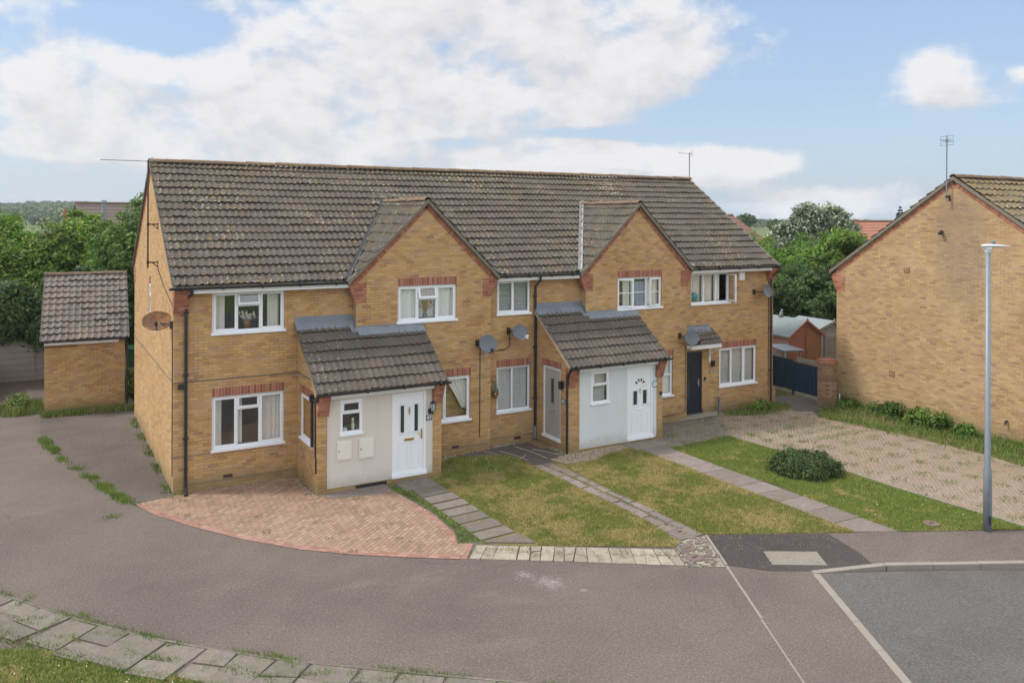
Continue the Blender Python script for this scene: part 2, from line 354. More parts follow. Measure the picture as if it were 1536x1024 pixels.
G2 = [(0, (.105, .17, .03)), (.5, (.16, .225, .04)), (1, (.24, .27, .06))]
M_grass = grass_mat('mown_grass_dry', G1, S1, .8, (.43, .58), .75)
M_grass2 = grass_mat('mown_grass_green', G2, S1, 1.1, (.53, .68), .75)
M_rough = grass_mat('rough_grass', [(0, (.08, .13, .026)), (.5, (.13, .19, .04)), (1, (.21, .24, .065))], [(0, (.2, .16, .065)), (1, (.34, .25, .13))], 1.4, (.5, .7))
M_weed = leaf_mat('weed_leaves', [(0, (.075, .14, .025)), (.5, (.12, .2, .035)), (1, (.2, .26, .06))], .3, patch_scale=2)
M_hedge = leaf_mat('yellow_green_leaves', [(0, (.062, .135, .022)), (.5, (.12, .22, .031)), (.85, (.205, .29, .044)), (1, (.30, .34, .08))], .35)
M_hedge_dark = leaf_mat('dark_green_leaves', [(0, (.03, .065, .02)), (.6, (.06, .115, .03)), (1, (.11, .165, .05))], .3)
M_mid = leaf_mat('mid_green_leaves', [(0, (.045, .105, .02)), (.5, (.088, .18, .031)), (.9, (.16, .25, .045)), (1, (.28, .33, .1))], .35)
M_silver_leaf = leaf_mat('silvery_leaves', [(0, (.05, .09, .045)), (.35, (.1, .15, .085)), (.6, (.2, .245, .17)), (.8, (.42, .46, .38)), (1, (.68, .7, .62))], .2, (.5, 1.2), .3)
M_bush = leaf_mat('bush_leaves', [(0, (.028, .055, .018)), (.6, (.055, .1, .028)), (.95, (.11, .155, .045)), (1, (.2, .2, .06))], .25, patch_scale=2.)
M_pine = leaf_mat('conifer_needles', [(0, (.02, .04, .03)), (1, (.045, .075, .05))], .1)
M_wood_far = leaf_mat('far_wood_leaves', [(0, (.04, .075, .03)), (.6, (.075, .125, .042)), (1, (.125, .18, .06))], .2, (.6, 1.2), .02)
M_bark = plain('bark', (.09, .07, .05), .95, var=.3, scale=8)
M_palebark = plain('pale_bark', (.22, .2, .17), .95, var=.25, scale=8)

# ------------------------------------------------------------------ mesh helpers
class MB:
    def __init__(s): s.v = []; s.f = []
    def add(s, verts, faces):
        o = len(s.v); s.v += [tuple(map(float, v)) for v in verts]; s.f += [tuple(i+o for i in f) for f in faces]; return s
    def box(s, a, b):
        x0, y0, z0 = a; x1, y1, z1 = b
        return s.add([(x0, y0, z0), (x1, y0, z0), (x1, y1, z0), (x0, y1, z0), (x0, y0, z1), (x1, y0, z1), (x1, y1, z1), (x0, y1, z1)],
                     [(3, 2, 1, 0), (4, 5, 6, 7), (0, 1, 5, 4), (1, 2, 6, 5), (2, 3, 7, 6), (3, 0, 4, 7)])
    def fbox(s, F, u0, u1, v0, v1, d0, d1):
        """box in a wall frame: u along, v up, d outwards"""
        c = [F.p(u, v, d) for d in (d0, d1) for v in (v0, v1) for u in (u0, u1)]
        return s.add(c, [(0, 2, 3, 1), (4, 5, 7, 6), (0, 1, 5, 4), (2, 6, 7, 3), (0, 4, 6, 2), (1, 3, 7, 5)])
    def prism(s, poly, z0, z1):
        n = len(poly)
        s.add([(x, y, z0) for x, y in poly]+[(x, y, z1) for x, y in poly],
              [tuple(range(n-1, -1, -1)), tuple(range(n, 2*n))]+[(i, (i+1) % n, n+(i+1) % n, n+i) for i in range(n)]); return s
    def extr(s, pts, d):
        """planar 3D polygon extruded by vector d"""
        n = len(pts); d = Vector(d)
        s.add([Vector(p) for p in pts]+[Vector(p)+d for p in pts],
              [tuple(range(n-1, -1, -1)), tuple(range(n, 2*n))]+[(i, (i+1) % n, n+(i+1) % n, n+i) for i in range(n)]); return s
    def tube(s, pts, rad, n=8, cap=True):
        pts = [Vector(p) for p in pts]; m = len(pts)
        if not isinstance(rad, (list, tuple)): rad = [rad]*m
        t0 = (pts[1]-pts[0]).normalized(); up = Vector((0, 0, 1)) if abs(t0.z) < .9 else Vector((1, 0, 0))
        a = t0.cross(up).normalized(); vs = []; fs = []
        for i, p in enumerate(pts):
            t = (pts[min(i+1, m-1)]-pts[max(i-1, 0)]).normalized()
            a = (a-t*a.dot(t)).normalized(); b = t.cross(a)
            vs += [p+(a*math.cos(2*math.pi*k/n)+b*math.sin(2*math.pi*k/n))*rad[i] for k in range(n)]
        for i in range(m-1):
            fs += [(i*n+k, i*n+(k+1) % n, (i+1)*n+(k+1) % n, (i+1)*n+k) for k in range(n)]
        if cap: fs += [tuple(range(n-1, -1, -1)), tuple(range((m-1)*n, m*n))]
        return s.add(vs, fs)
    def lathe(s, c, prof, n=14):
        """profile of (r, z) round a vertical axis at c"""
        vs = [(c[0]+r*math.cos(2*math.pi*k/n), c[1]+r*math.sin(2*math.pi*k/n), c[2]+z) for r, z in prof for k in range(n)]
        m = len(prof); fs = [(i*n+k, i*n+(k+1) % n, (i+1)*n+(k+1) % n, (i+1)*n+k) for i in range(m-1) for k in range(n)]
        return s.add(vs, fs)
    def ball(s, c, r, n=10, sq=(1, 1, 1)):
        vs = []; fs = []
        for i in range(n+1):
            th = math.pi*i/n
            for k in range(n*2):
                ph = math.pi*k/n; vs.append((c[0]+r*sq[0]*math.sin(th)*math.cos(ph), c[1]+r*sq[1]*math.sin(th)*math.sin(ph), c[2]+r*sq[2]*math.cos(th)))
        q = n*2
        for i in range(n): fs += [(i*q+k, (i+1)*q+k, (i+1)*q+(k+1) % q, i*q+(k+1) % q) for k in range(q)]
        return s.add(vs, fs)
    def bm(s):
        b = bmesh.new(); vv = [b.verts.new(v) for v in s.v]
        for f in s.f:
            try: b.faces.new([vv[i] for i in f])
            except ValueError: pass
        return b

def finish(name, me, mat, parent, smooth=False):
    o = bpy.data.objects.new(name, me); COL.objects.link(o)
    for m in (mat if isinstance(mat, (list, tuple)) else [mat]): me.materials.append(m)
    if smooth: me.polygons.foreach_set('use_smooth', [True]*len(me.polygons))
    if parent is not None: o.parent = parent
    return o
def origin_of(o):
    L = Vector((0, 0, 0))
    while o is not None: L = L+o.location; o = o.parent
    return L
APART = {'gutter', 'kneeler', 'fascia', 'verge', 'brickwork_joint', 'air_brick', 'porch_kneeler', 'porch_verge', 'cable', 'bay_verge', 'verge_bricks', 'side_window', 'canopy_bracket', 'frame', 'window_strip'}
def islands(mb, gap):
    n = len(mb.v); par = list(range(n))
    def find(i):
        while par[i] != i: par[i] = par[par[i]]; i = par[i]
        return i
    for f in mb.f:
        for k in f[1:]: par[find(f[0])] = find(k)
    box = {}
    for i, v in enumerate(mb.v):
        r = find(i); b = box.setdefault(r, [list(v), list(v)])
        for k in range(3): b[0][k] = min(b[0][k], v[k]); b[1][k] = max(b[1][k], v[k])
    cl = [[b[0], b[1], {r}] for r, b in box.items()]; done = False
    while not done:
        done = True; i = 0
        while i < len(cl):
            j = i+1
            while j < len(cl):
                a, b = cl[i], cl[j]
                if all(a[0][k]-gap <= b[1][k] and b[0][k]-gap <= a[1][k] for k in range(3)):
                    cl[i] = [[min(a[0][k], b[0][k]) for k in range(3)], [max(a[1][k], b[1][k]) for k in range(3)], a[2] | b[2]]; cl.pop(j); done = False
                else: j += 1
            i += 1
    out = []
    for c in cl:
        m = MB(); mp = {}
        for f in mb.f:
            if find(f[0]) in c[2]:
                for k in f:
                    if k not in mp: mp[k] = len(m.v); m.v.append(mb.v[k])
                m.f.append(tuple(mp[k] for k in f))
        if m.f: out.append(m)
    return out
def build(name, mb, mat, parent=None, world=True, smooth=False, bevel=0.):
    if name in APART and isinstance(mb, MB):
        parts = [build_one(name, m, mat, parent, world, smooth, bevel) for m in islands(mb, .03)]; return parts[0]
    return build_one(name, mb, mat, parent, world, smooth, bevel)
def build_one(name, mb, mat, parent=None, world=True, smooth=False, bevel=0.):
    """one mesh object; world coordinates are made local to the parent"""
    L = origin_of(parent) if (parent is not None and world) else Vector((0, 0, 0))
    b = mb if isinstance(mb, bmesh.types.BMesh) else mb.bm()
    bmesh.ops.recalc_face_normals(b, faces=b.faces[:])
    if L.length: bmesh.ops.translate(b, verts=b.verts[:], vec=-L)
    me = bpy.data.meshes.new(name); b.to_mesh(me); b.free()
    o = finish(name, me, mat, parent, smooth)
    if bevel:
        md = o.modifiers.new('bevel', 'BEVEL'); md.width = bevel; md.segments = 2; md.limit_method = 'ANGLE'
    return o
def mesh_np(name, V, Q, mat, parent=None, uv=None, k=4):
    """fast mesh from arrays of verts and k-gons"""
    L = origin_of(parent) if parent is not None else Vector((0, 0, 0))
    V = np.asarray(V, np.float32)-np.array(L, np.float32); Q = np.asarray(Q, np.int32)
    me = bpy.data.meshes.new(name); me.vertices.add(len(V)); me.vertices.foreach_set('co', V.ravel())
    me.loops.add(Q.size); me.loops.foreach_set('vertex_index', Q.ravel())
    me.polygons.add(len(Q)); me.polygons.foreach_set('loop_start', np.arange(0, Q.size, k, dtype=np.int32))
    if uv is not None:
        l = me.uv_layers.new(name='UVMap'); l.data.foreach_set('uv', np.asarray(uv, np.float32)[Q.ravel()].ravel())
    me.update(calc_edges=True); me.validate()
    return finish(name, me, mat, parent)
def thing(name, loc, label, cat, group=None, rz=0.):
    o = bpy.data.objects.new(name, None); COL.objects.link(o); o.empty_display_size = .2
    o.location = loc; o.rotation_euler = (0, 0, rz); o['label'] = label; o['category'] = cat
    if group: o['group'] = group
    return o
def tag(o, label=None, cat=None, group=None, kind=None):
    for k, v in (('label', label), ('category', cat), ('group', group), ('kind', kind)):
        if v: o[k] = v
    return o

class Frame:
    """wall frame: origin, direction along, outward normal"""
    def __init__(s, O, U, N): s.O = Vector(O); s.U = Vector(U); s.N = Vector(N); s.Z = Vector((0, 0, 1))
    def p(s, u, v, d=0.): return s.O+s.U*u+s.Z*v+s.N*d
def front(y): return Frame((0, y, 0), (1, 0, 0), (0, -1, 0))       # faces the street, u = x
def leftface(x): return Frame((x, 0, 0), (0, -1, 0), (-1, 0, 0))    # faces -x, u = -y

def wall(F, u0, u1, v0, v1, holes=(), rev=.12, cuts=(), mb=None):
    """wall face with real openings and their reveals; cuts are (point, normal) planes whose outer side is removed"""
    us = sorted({u0, u1, *[h[0] for h in holes], *[h[1] for h in holes]}); vs = sorted({v0, v1, *[h[2] for h in holes], *[h[3] for h in holes]})
    us = [u for u in us if u0 <= u <= u1]; vs = [v for v in vs if v0 <= v <= v1]
    m = MB()
    for a, b in zip(us, us[1:]):
        for c, d in zip(vs, vs[1:]):
            if any(h[0] <= (a+b)/2 <= h[1] and h[2] <= (c+d)/2 <= h[3] for h in holes): continue
            m.add([F.p(a, c), F.p(b, c), F.p(b, d), F.p(a, d)], [(0, 1, 2, 3)])
    b = m.bm(); bmesh.ops.remove_doubles(b, verts=b.verts[:], dist=1e-4)
    for pt, nr in cuts:
        bmesh.ops.bisect_plane(b, geom=b.verts[:]+b.edges[:]+b.faces[:], plane_co=pt, plane_no=nr, clear_outer=True)
    r = MB()
    for h in holes:
        a, c, d, e = h
        for q in (((a, d), (a, e)), ((a, e), (c, e)), ((c, e), (c, d)), ((c, d), (a, d))):
            r.add([F.p(*q[0]), F.p(*q[1]), F.p(*q[1], -rev), F.p(*q[0], -rev)], [(0, 1, 2, 3)])
    out = mb if mb is not None else MB()
    bv = {v: i for i, v in enumerate(b.verts)}
    out.add([v.co[:] for v in b.verts], [tuple(bv[v] for v in f.verts) for f in b.faces]); out.add(r.v, r.f); b.free()
    return out

def tiles(O, U, V, W, L, gauge=.3555, period=.165, amp=.017, jit=.006, per=8, clip=(), seed=1):
    """courses of waved interlocking tiles with real laps; returns verts, quads, uvs"""
    O, U, V = (np.array(x, float) for x in (O, U, V)); U /= np.linalg.norm(U); V /= np.linalg.norm(V); N = np.cross(U, V)
    rg = np.random.default_rng(seed)
    nu = max(2, int(W/period*per))+1; us = np.linspace(0, W, nu); wave = amp*np.cos(2*np.pi*us/period)+amp*.35*np.cos(4*np.pi*us/period+.6)
    nt = int(W/(2*period))+2; tid = np.clip((us/(2*period)).astype(int), 0, nt-1)
    nr = int(math.ceil(L/gauge-.05)); VV = []; QQ = []; UU = []; base = 0
    for i in range(nr):
        jh = rg.normal(0, jit, nt)[tid]; jv = rg.normal(0, jit*.9, nt)[tid]
        sag = .012*np.sin(us*.55+i*.12)+.006*np.sin(us*1.7+i)
        v0 = i*gauge+jv; v1 = np.full(nu, min((i+1)*gauge+.03, L+.02)); hb = .058+wave+jh+sag; ht = .012+wave*.9+sag
        rows = [(v1, ht), (v0, hb), (v0+.003, hb-.016), (v0+.10, .008+wave*.9+sag)]
        for (v, h) in rows:
            P = O+us[:, None]*U+v[:, None]*V+h[:, None]*N; VV.append(P)
            UU.append(np.stack([us, np.clip(v, i*gauge+.002, (i+1)*gauge-.006)], 1))
        for r in range(3):
            a = base+r*nu+np.arange(nu-1); QQ.append(np.stack([a, a+nu, a+nu+1, a+1], 1))
        base += 4*nu
    return np.concatenate(VV), np.concatenate(QQ), np.concatenate(UU)
def tile_obj(name, T, mat, parent, clip=(), z=None):
    V, Q, UV = T
    o = mesh_np(name, V, Q, mat, parent, UV); me = o.data
    if clip:
        L = origin_of(parent); b = bmesh.new(); b.from_mesh(me)
        for pt, nr in clip:
            bmesh.ops.bisect_plane(b, geom=b.verts[:]+b.edges[:]+b.faces[:], plane_co=Vector(pt)-L, plane_no=nr, clear_outer=True)
        b.to_mesh(me); b.free()
    me.polygons.foreach_set('use_smooth', [True]*len(me.polygons))
    try: me.set_sharp_from_angle(angle=R_(50))
    except Exception: pass
    return o
def slab(p0, p1, p2, p3, t, mb=None):
    """flat slab: quad thickened downwards along its normal"""
    p = [Vector(q) for q in (p0, p1, p2, p3)]; n = (p[1]-p[0]).cross(p[3]-p[0]).normalized()
    return (mb or MB()).extr(p, -n*t)
def ridge_tiles(mb, a, b, r=.12, L=.45):
    a, b = Vector(a), Vector(b); n = max(1, round((b-a).length/L)); d = (b-a)/n; t = d.normalized()
    up = Vector((0, 0, 1)); up = (up-t*up.dot(t)).normalized(); sd = t.cross(up)
    for i in range(n):
        p = a+d*i; q = p+d*.985; rr = r+random.uniform(-.006, .006); oz = up*random.uniform(-.008, .008)
        k = 7; vs = []
        for P, e in ((p, .008), (q, 0)):
            for rad in (rr+e, rr+e-.018):
                vs += [P+oz+(sd*math.cos(math.pi*(.08+.84*j/(k-1)))+up*math.sin(math.pi*(.08+.84*j/(k-1))))*rad for j in range(k)]
        f = [(j, j+1, 2*k+j+1, 2*k+j) for j in range(k-1)]+[(k+j+1, k+j, 3*k+j, 3*k+j+1) for j in range(k-1)]
        f += [(j+1, j, k+j, k+j+1) for j in range(k-1)]+[(2*k+j, 2*k+j+1, 3*k+j+1, 3*k+j) for j in range(k-1)]
        f += [(0, 2*k, 3*k, k), (k-1, 2*k-1, 4*k-1, 3*k-1)]
        mb.add(vs, f)
def soldier(mb, F, u0, u1, v0, v1, d=.006):
    n = max(2, round((u1-u0)/.075)); s = (u1-u0)/n
    for i in range(n): mb.fbox(F, u0+i*s+.005, u0+(i+1)*s-.005, v0+.004, v1-.004, -.05, d+random.uniform(0, .003))
def lintel(parent, F, u0, u1, v0, v1):
    m = MB(); m.fbox(F, u0, u1, v0, v1, -.06, .003); a = build('lintel', m, M_mortar, parent)
    m = MB(); soldier(m, F, u0, u1, v0, v1); build('soldier_bricks', m, M_soldier, a)
def rake_bricks(mb, A, B, N, w=.11, d=.006):
    """header bricks laid along a raking verge from A to B, hanging below it on the wall face"""
    A, B, N = Vector(A), Vector(B), Vector(N); t = (B-A); L = t.length; t.normalize(); dn = N.cross(t).normalized()
    if dn.z > 0: dn = -dn
    n = round(L/.075); s = L/n
    for i in range(n):
        p = A+t*(i*s+.005); q = A+t*((i+1)*s-.005)
        mb.extr([p-N*.05, q-N*.05, q+dn*w-N*.05, p+dn*w-N*.05], N*(.05+d))
def kneeler(mb, F, u, v_top, n, out, width, sgn):
    """red brick corbel stepping sideways out of a wall corner"""
    for i in range(n):
        o = out*(1-i/n); z1 = v_top-i*.075; a, b = sorted((u+sgn*o, u-sgn*width))
        mb.fbox(F, a, b, z1-.07, z1, -.22, .008+.0015*(i % 2))
def corbel_front(mb, F, u0, u1, v_top, n, out):
    """red brick corbel stepping out of the wall face"""
    for i in range(n):
        mb.fbox(F, u0-.002*(i % 2), u1+.002*(i % 2), v_top-(i+1)*.075+.005, v_top-i*.075, -.1, .01+out*(1-i/n))

# ------------------------------------------------------------------ windows and doors
def window(parent, F, u0, u1, v0, v1, lights, sill=True, fr=.06, back=.05, pane_mat=None, bars=None, label=None):
    """lights: (a, b, c, d, kind) in fractions of the opening; kind f fixed, o opener, h ajar hopper, l / r ajar side casement, g wide open"""
    W, H = u1-u0, v1-v0; d0, d1 = -back-.06, -back; m = MB()
    m.fbox(F, u0, u1, v0, v0+fr, d0, d1); m.fbox(F, u0, u1, v1-fr, v1, d0, d1)
    m.fbox(F, u0, u0+fr, v0+fr, v1-fr, d0, d1); m.fbox(F, u1-fr, u1, v0+fr, v1-fr, d0, d1)
    iu0, iu1, iv0, iv1 = u0+fr*.55, u1-fr*.55, v0+fr*.55, v1-fr*.55; hb = fr*.42
    panes = MB(); sashes = []; e = .0015
    for (a, b, c, d, kind) in lights:
        x0, x1, y0, y1 = iu0+(iu1-iu0)*a, iu0+(iu1-iu0)*b, iv0+(iv1-iv0)*c, iv0+(iv1-iv0)*d
        if a > 0: m.fbox(F, x0-hb, x0+hb, max(y0, v0+fr)+e, min(y1, v1-fr)-e, d0+e, d1-e)
        if c > 0: m.fbox(F, max(x0, u0+fr)+e, min(x1, u1-fr)-e, y0-hb, y0+hb, d0+.003, d1-.003)
        X0, X1, Y0, Y1 = x0+hb, x1-hb, y0+hb, y1-hb
        if kind == 'f': panes.fbox(F, X0-.01, X1+.01, Y0-.01, Y1+.01, d0+.028, d0+.034); continue
        s = MB(); sp = MB(); w = .05; D0, D1 = d1-.03, d1+.014
        X0 -= .016; X1 += .016; Y0 -= .016; Y1 += .016
        for q in ((X0, X1, Y0, Y0+w), (X0, X1, Y1-w, Y1), (X0, X0+w, Y0+w, Y1-w), (X1-w, X1, Y0+w, Y1-w)): s.fbox(F, *q, D0, D1)
        if bars: s.fbox(F, X0+w, X1-w, (Y0+Y1)/2-.012, (Y0+Y1)/2+.012, D0+.01, D1-.008)
        sp.fbox(F, X0+w-.01, X1-w+.01, Y0+w-.01, Y1-w+.01, D0+.016, D0+.022)
        if kind in 'hlrg':
            ang = {'h': 13, 'l': -13, 'r': 16, 'g': 78}[kind]
            if kind == 'h': pv, ax = F.p(X0, Y1, D0), F.U
            elif kind == 'l': pv, ax = F.p(X0, Y0, D0), F.Z
            else: pv, ax = F.p(X1, Y0, D0), F.Z
            M = Matrix.Translation(pv) @ Matrix.Rotation(R_(ang if kind != 'h' else ang), 4, ax) @ Matrix.Translation(-pv)
            # swing outwards, whichever sign that is
            c0 = F.p((X0+X1)/2, (Y0+Y1)/2, D0)
            if ((M @ c0)-c0).dot(F.N) < 0: M = Matrix.Translation(pv) @ Matrix.Rotation(R_(-ang), 4, ax) @ Matrix.Translation(-pv)
            s.v = [tuple(M @ Vector(v)) for v in s.v]; sp.v = [tuple(M @ Vector(v)) for v in sp.v]
        sashes.append((s, sp, kind))
    if bars:
        for (a, b, c, d, kind) in lights:
            if kind == 'f':
                x0, x1, ym = iu0+(iu1-iu0)*a, iu0+(iu1-iu0)*b, (iv0+iv1)/2
                m.fbox(F, x0+hb, x1-hb, ym-.012, ym+.012, d0+.036, d1-.012)
    o = build('window', m, M_upvc, parent, bevel=.004)
    if label: o['label'] = label
    if panes.v: build('pane', panes, pane_mat or M_glass, o)
    for s, sp, kind in sashes:
        if kind in 'hlrg':
            q = MB(); build('open_casement', s, M_upvc, o, bevel=.004)
        else: build('casement', s, M_upvc, o, bevel=.004)
        build('pane', sp, (pane_mat or M_glass) if kind != 'h' or pane_mat else M_glass, o)
    if sill:
        m = MB(); m.fbox(F, u0-.03, u1+.03, v0-.05, v0+.008, d0, .045); build('sill', m, M_upvc, o, bevel=.006)
    return o
COLS3 = [(0, .335, 0, 1, 'o'), (.335, .665, 0, .68, 'f'), (.335, .665, .68, 1, 'o'), (.665, 1, 0, 1, 'o')]
def curtain(name, F, u0, u1, v0, v1, d, mat, label, cat='curtain', group=None, period=.11, amp=.022, gather=0., off=0.):
    n = max(6, int((u1-u0)/period*8)); m = MB(); vs = []; rows = 9
    for j in range(rows+1):
        t = j/rows
        for i in range(n+1):
            s = i/n; u = u0+(u1-u0)*s
            if gather: u = u1-(u1-u0)*(1-s)*(1-gather*t**.8)
            vs.append(F.p(u, v1+(v0-v1)*t, d+amp*(.6+.4*t)*math.sin(2*math.pi*(s*(u1-u0)/period)+off+.4*t)+.006*math.sin(17*s+off)))
    fs = [(j*(n+1)+i, j*(n+1)+i+1, (j+1)*(n+1)+i+1, (j+1)*(n+1)+i) for j in range(rows) for i in range(n)]
    m.add(vs, fs); o = build(name, m, mat, smooth=True)
    return tag(o, label, cat, group)
def blind(F, u0, u1, v0, v1, d, label, mat=None, group='slatted window blinds', pitch=.05, tilt=.55):
    t = thing('venetian_blind', F.p((u0+u1)/2, v0, d), label, 'blind', group)
    m = MB(); z = v0+.02
    while z < v1-.04:
        h = pitch*.46*math.sin(tilt); w = pitch*.46*math.cos(tilt)
        m.add([F.p(u0, z-h, d+w), F.p(u1, z-h, d+w), F.p(u1, z+h, d-w), F.p(u0, z+h, d-w), F.p(u0, z-h+.003, d+w), F.p(u1, z-h+.003, d+w), F.p(u1, z+h+.003, d-w), F.p(u0, z+h+.003, d-w)],
              [(0, 1, 2, 3), (7, 6, 5, 4), (0, 4, 5, 1), (3, 2, 6, 7)]); z += pitch
    build('slats', m, mat or M_blind, t)
    h = MB(); h.fbox(F, u0, u1, v1-.04, v1, d-.02, d+.02); build('headrail', h, mat or M_blind, t); return t
def text_mb(s, size, F, u, v, d, depth=.004):
    c = bpy.data.curves.new('txt', 'FONT'); c.body = s; c.size = size; c.align_x = 'CENTER'; c.align_y = 'CENTER'; c.extrude = .001
    o = bpy.data.objects.new('txt', c); COL.objects.link(o); bpy.context.view_layer.update()
    me = bpy.data.meshes.new_from_object(o.evaluated_get(bpy.context.evaluated_depsgraph_get()))
    m = MB(); m.add([F.p(u+p.co.x, v+p.co.y, d+p.co.z) for p in me.vertices], [tuple(p.vertices) for p in me.polygons])
    bpy.data.objects.remove(o); bpy.data.curves.remove(c); bpy.data.meshes.remove(me); return m
exec_parts = True

# ================================================================== TERRACE
EY, EZ, RY, RZ, W, D = -.28, 4.90, 4.41, 8.08, 19.94, 8.82
MS = (RZ-EZ)/(RY-EY)
def zr(y): return EZ+MS*(y-EY)
FN, RN = (0, -MS, 1), (0, MS, 1)
house = thing('terraced_house', (0, 0, 0), 'long terrace of buff brick houses with one brown tiled roof and two gabled bays', 'house')
A_up, A_lo = (.87, 2.62, 3.75, 4.745), (.87, 2.61, .92, 2.21)
B_up, B_lo = (8.73, 9.86, 3.78, 4.75), (8.73, 9.87, .94, 2.24)
D_up, D_lo = (16.1, 17.83, 3.70, 4.72), (17.38, 19.14, .84, 2.14)
D_door = (15.72, 16.61, .08, 2.12)
F0, FB, FP = front(0), front(-.29), front(-1.71)
def eff(h, s=0.0): return h
walls = wall(F0, 0, W, -.2, 4.9, [A_up, A_lo, B_up, B_lo, D_up, D_lo, D_door])
FL = leftface(0)
S_win = (-4.88, -4.45, 3.78, 4.66)
CUT = [((0, EY, EZ-.03), FN), ((0, D-EY, EZ-.03), RN)]
wall(FL, -D, 0, -.2, 8.2, [S_win], cuts=CUT, mb=walls)
wall(Frame((W, 0, 0), (0, 1, 0), (1, 0, 0)), 0, D, -.2, 8.2, cuts=CUT, mb=walls)
wall(Frame((0, D, 0), (-1, 0, 0), (0, 1, 0)), -W, 0, -.2, 4.9, mb=walls)
build('wall', walls, M_brick, house)
m = MB(); m.box((.02, .35, 2.5), (W-.02, D-.02, 2.62)); m.box((.02, .35, -.15), (W-.02, D-.02, -.02)); build('floor_slab', m, M_inner, house)
m = MB()
for x in (4.98, 9.97, 14.95): m.box((x-.1, .02, -.02), (x+.1, D-.02, 4.85))
m.box((.02, 3.6, 0), (W-.02, 3.7, 4.85)); build('partition', m, M_inner, house)
# main roof
sl = math.hypot(RY-EY, RZ-EZ)
m = slab((-.03, EY+.03, EZ), (W+.03, EY+.03, EZ), (W+.03, RY, RZ), (-.03, RY, RZ), .05)
slab((W+.03, D-EY-.03, EZ), (-.03, D-EY-.03, EZ), (-.03, RY, RZ), (W+.03, RY, RZ), .05, m)
roof = build('roof', m, M_verge, house)
T1 = tiles((-.07, EY+.04, zr(EY+.04)), (1, 0, 0), (0, RY-EY, RZ-EZ), W+.14, sl-.045, seed=3)
tile_obj('roof_tiles', T1, M_tile, roof)
T2 = tiles((W+.07, D-EY, EZ), (-1, 0, 0), (0, -(RY-EY), RZ-EZ), W+.14, sl, per=4, seed=4)
tile_obj('roof_tiles', T2, M_tile, roof)
m = MB(); ridge_tiles(m, (-.08, RY, RZ+.0), (W+.08, RY, RZ+.0), .125); build('ridge', m, M_ridge, house, smooth=False)
m = MB()
for x, s in ((-.065, .085), (W-.02, .085)):
    m.extr([(x, EY, EZ-.05), (x, RY, RZ-.05), (x, RY, RZ+.03), (x, EY, EZ+.03)], (s, 0, 0))
    m.extr([(x, D-EY, EZ-.05), (x, RY, RZ-.05), (x, RY, RZ+.03), (x, D-EY, EZ+.03)], (s, 0, 0))
build('verge', m, M_verge, house)
m = MB(); rake_bricks(m, (0, D+.2, zr(EY)-.02), (0, RY, RZ-.1), (-1, 0, 0), .1, .01)
red = build('verge_bricks', m, M_soldier, house)
m = MB(); kneeler(m, leftface(0), -D, 4.9, 7, .24, .3, -1); corbel_front(m, F0, -.012, .33, 4.84, 8, .24); corbel_front(m, F0, W-.33, W+.012, 4.84, 6, .24)
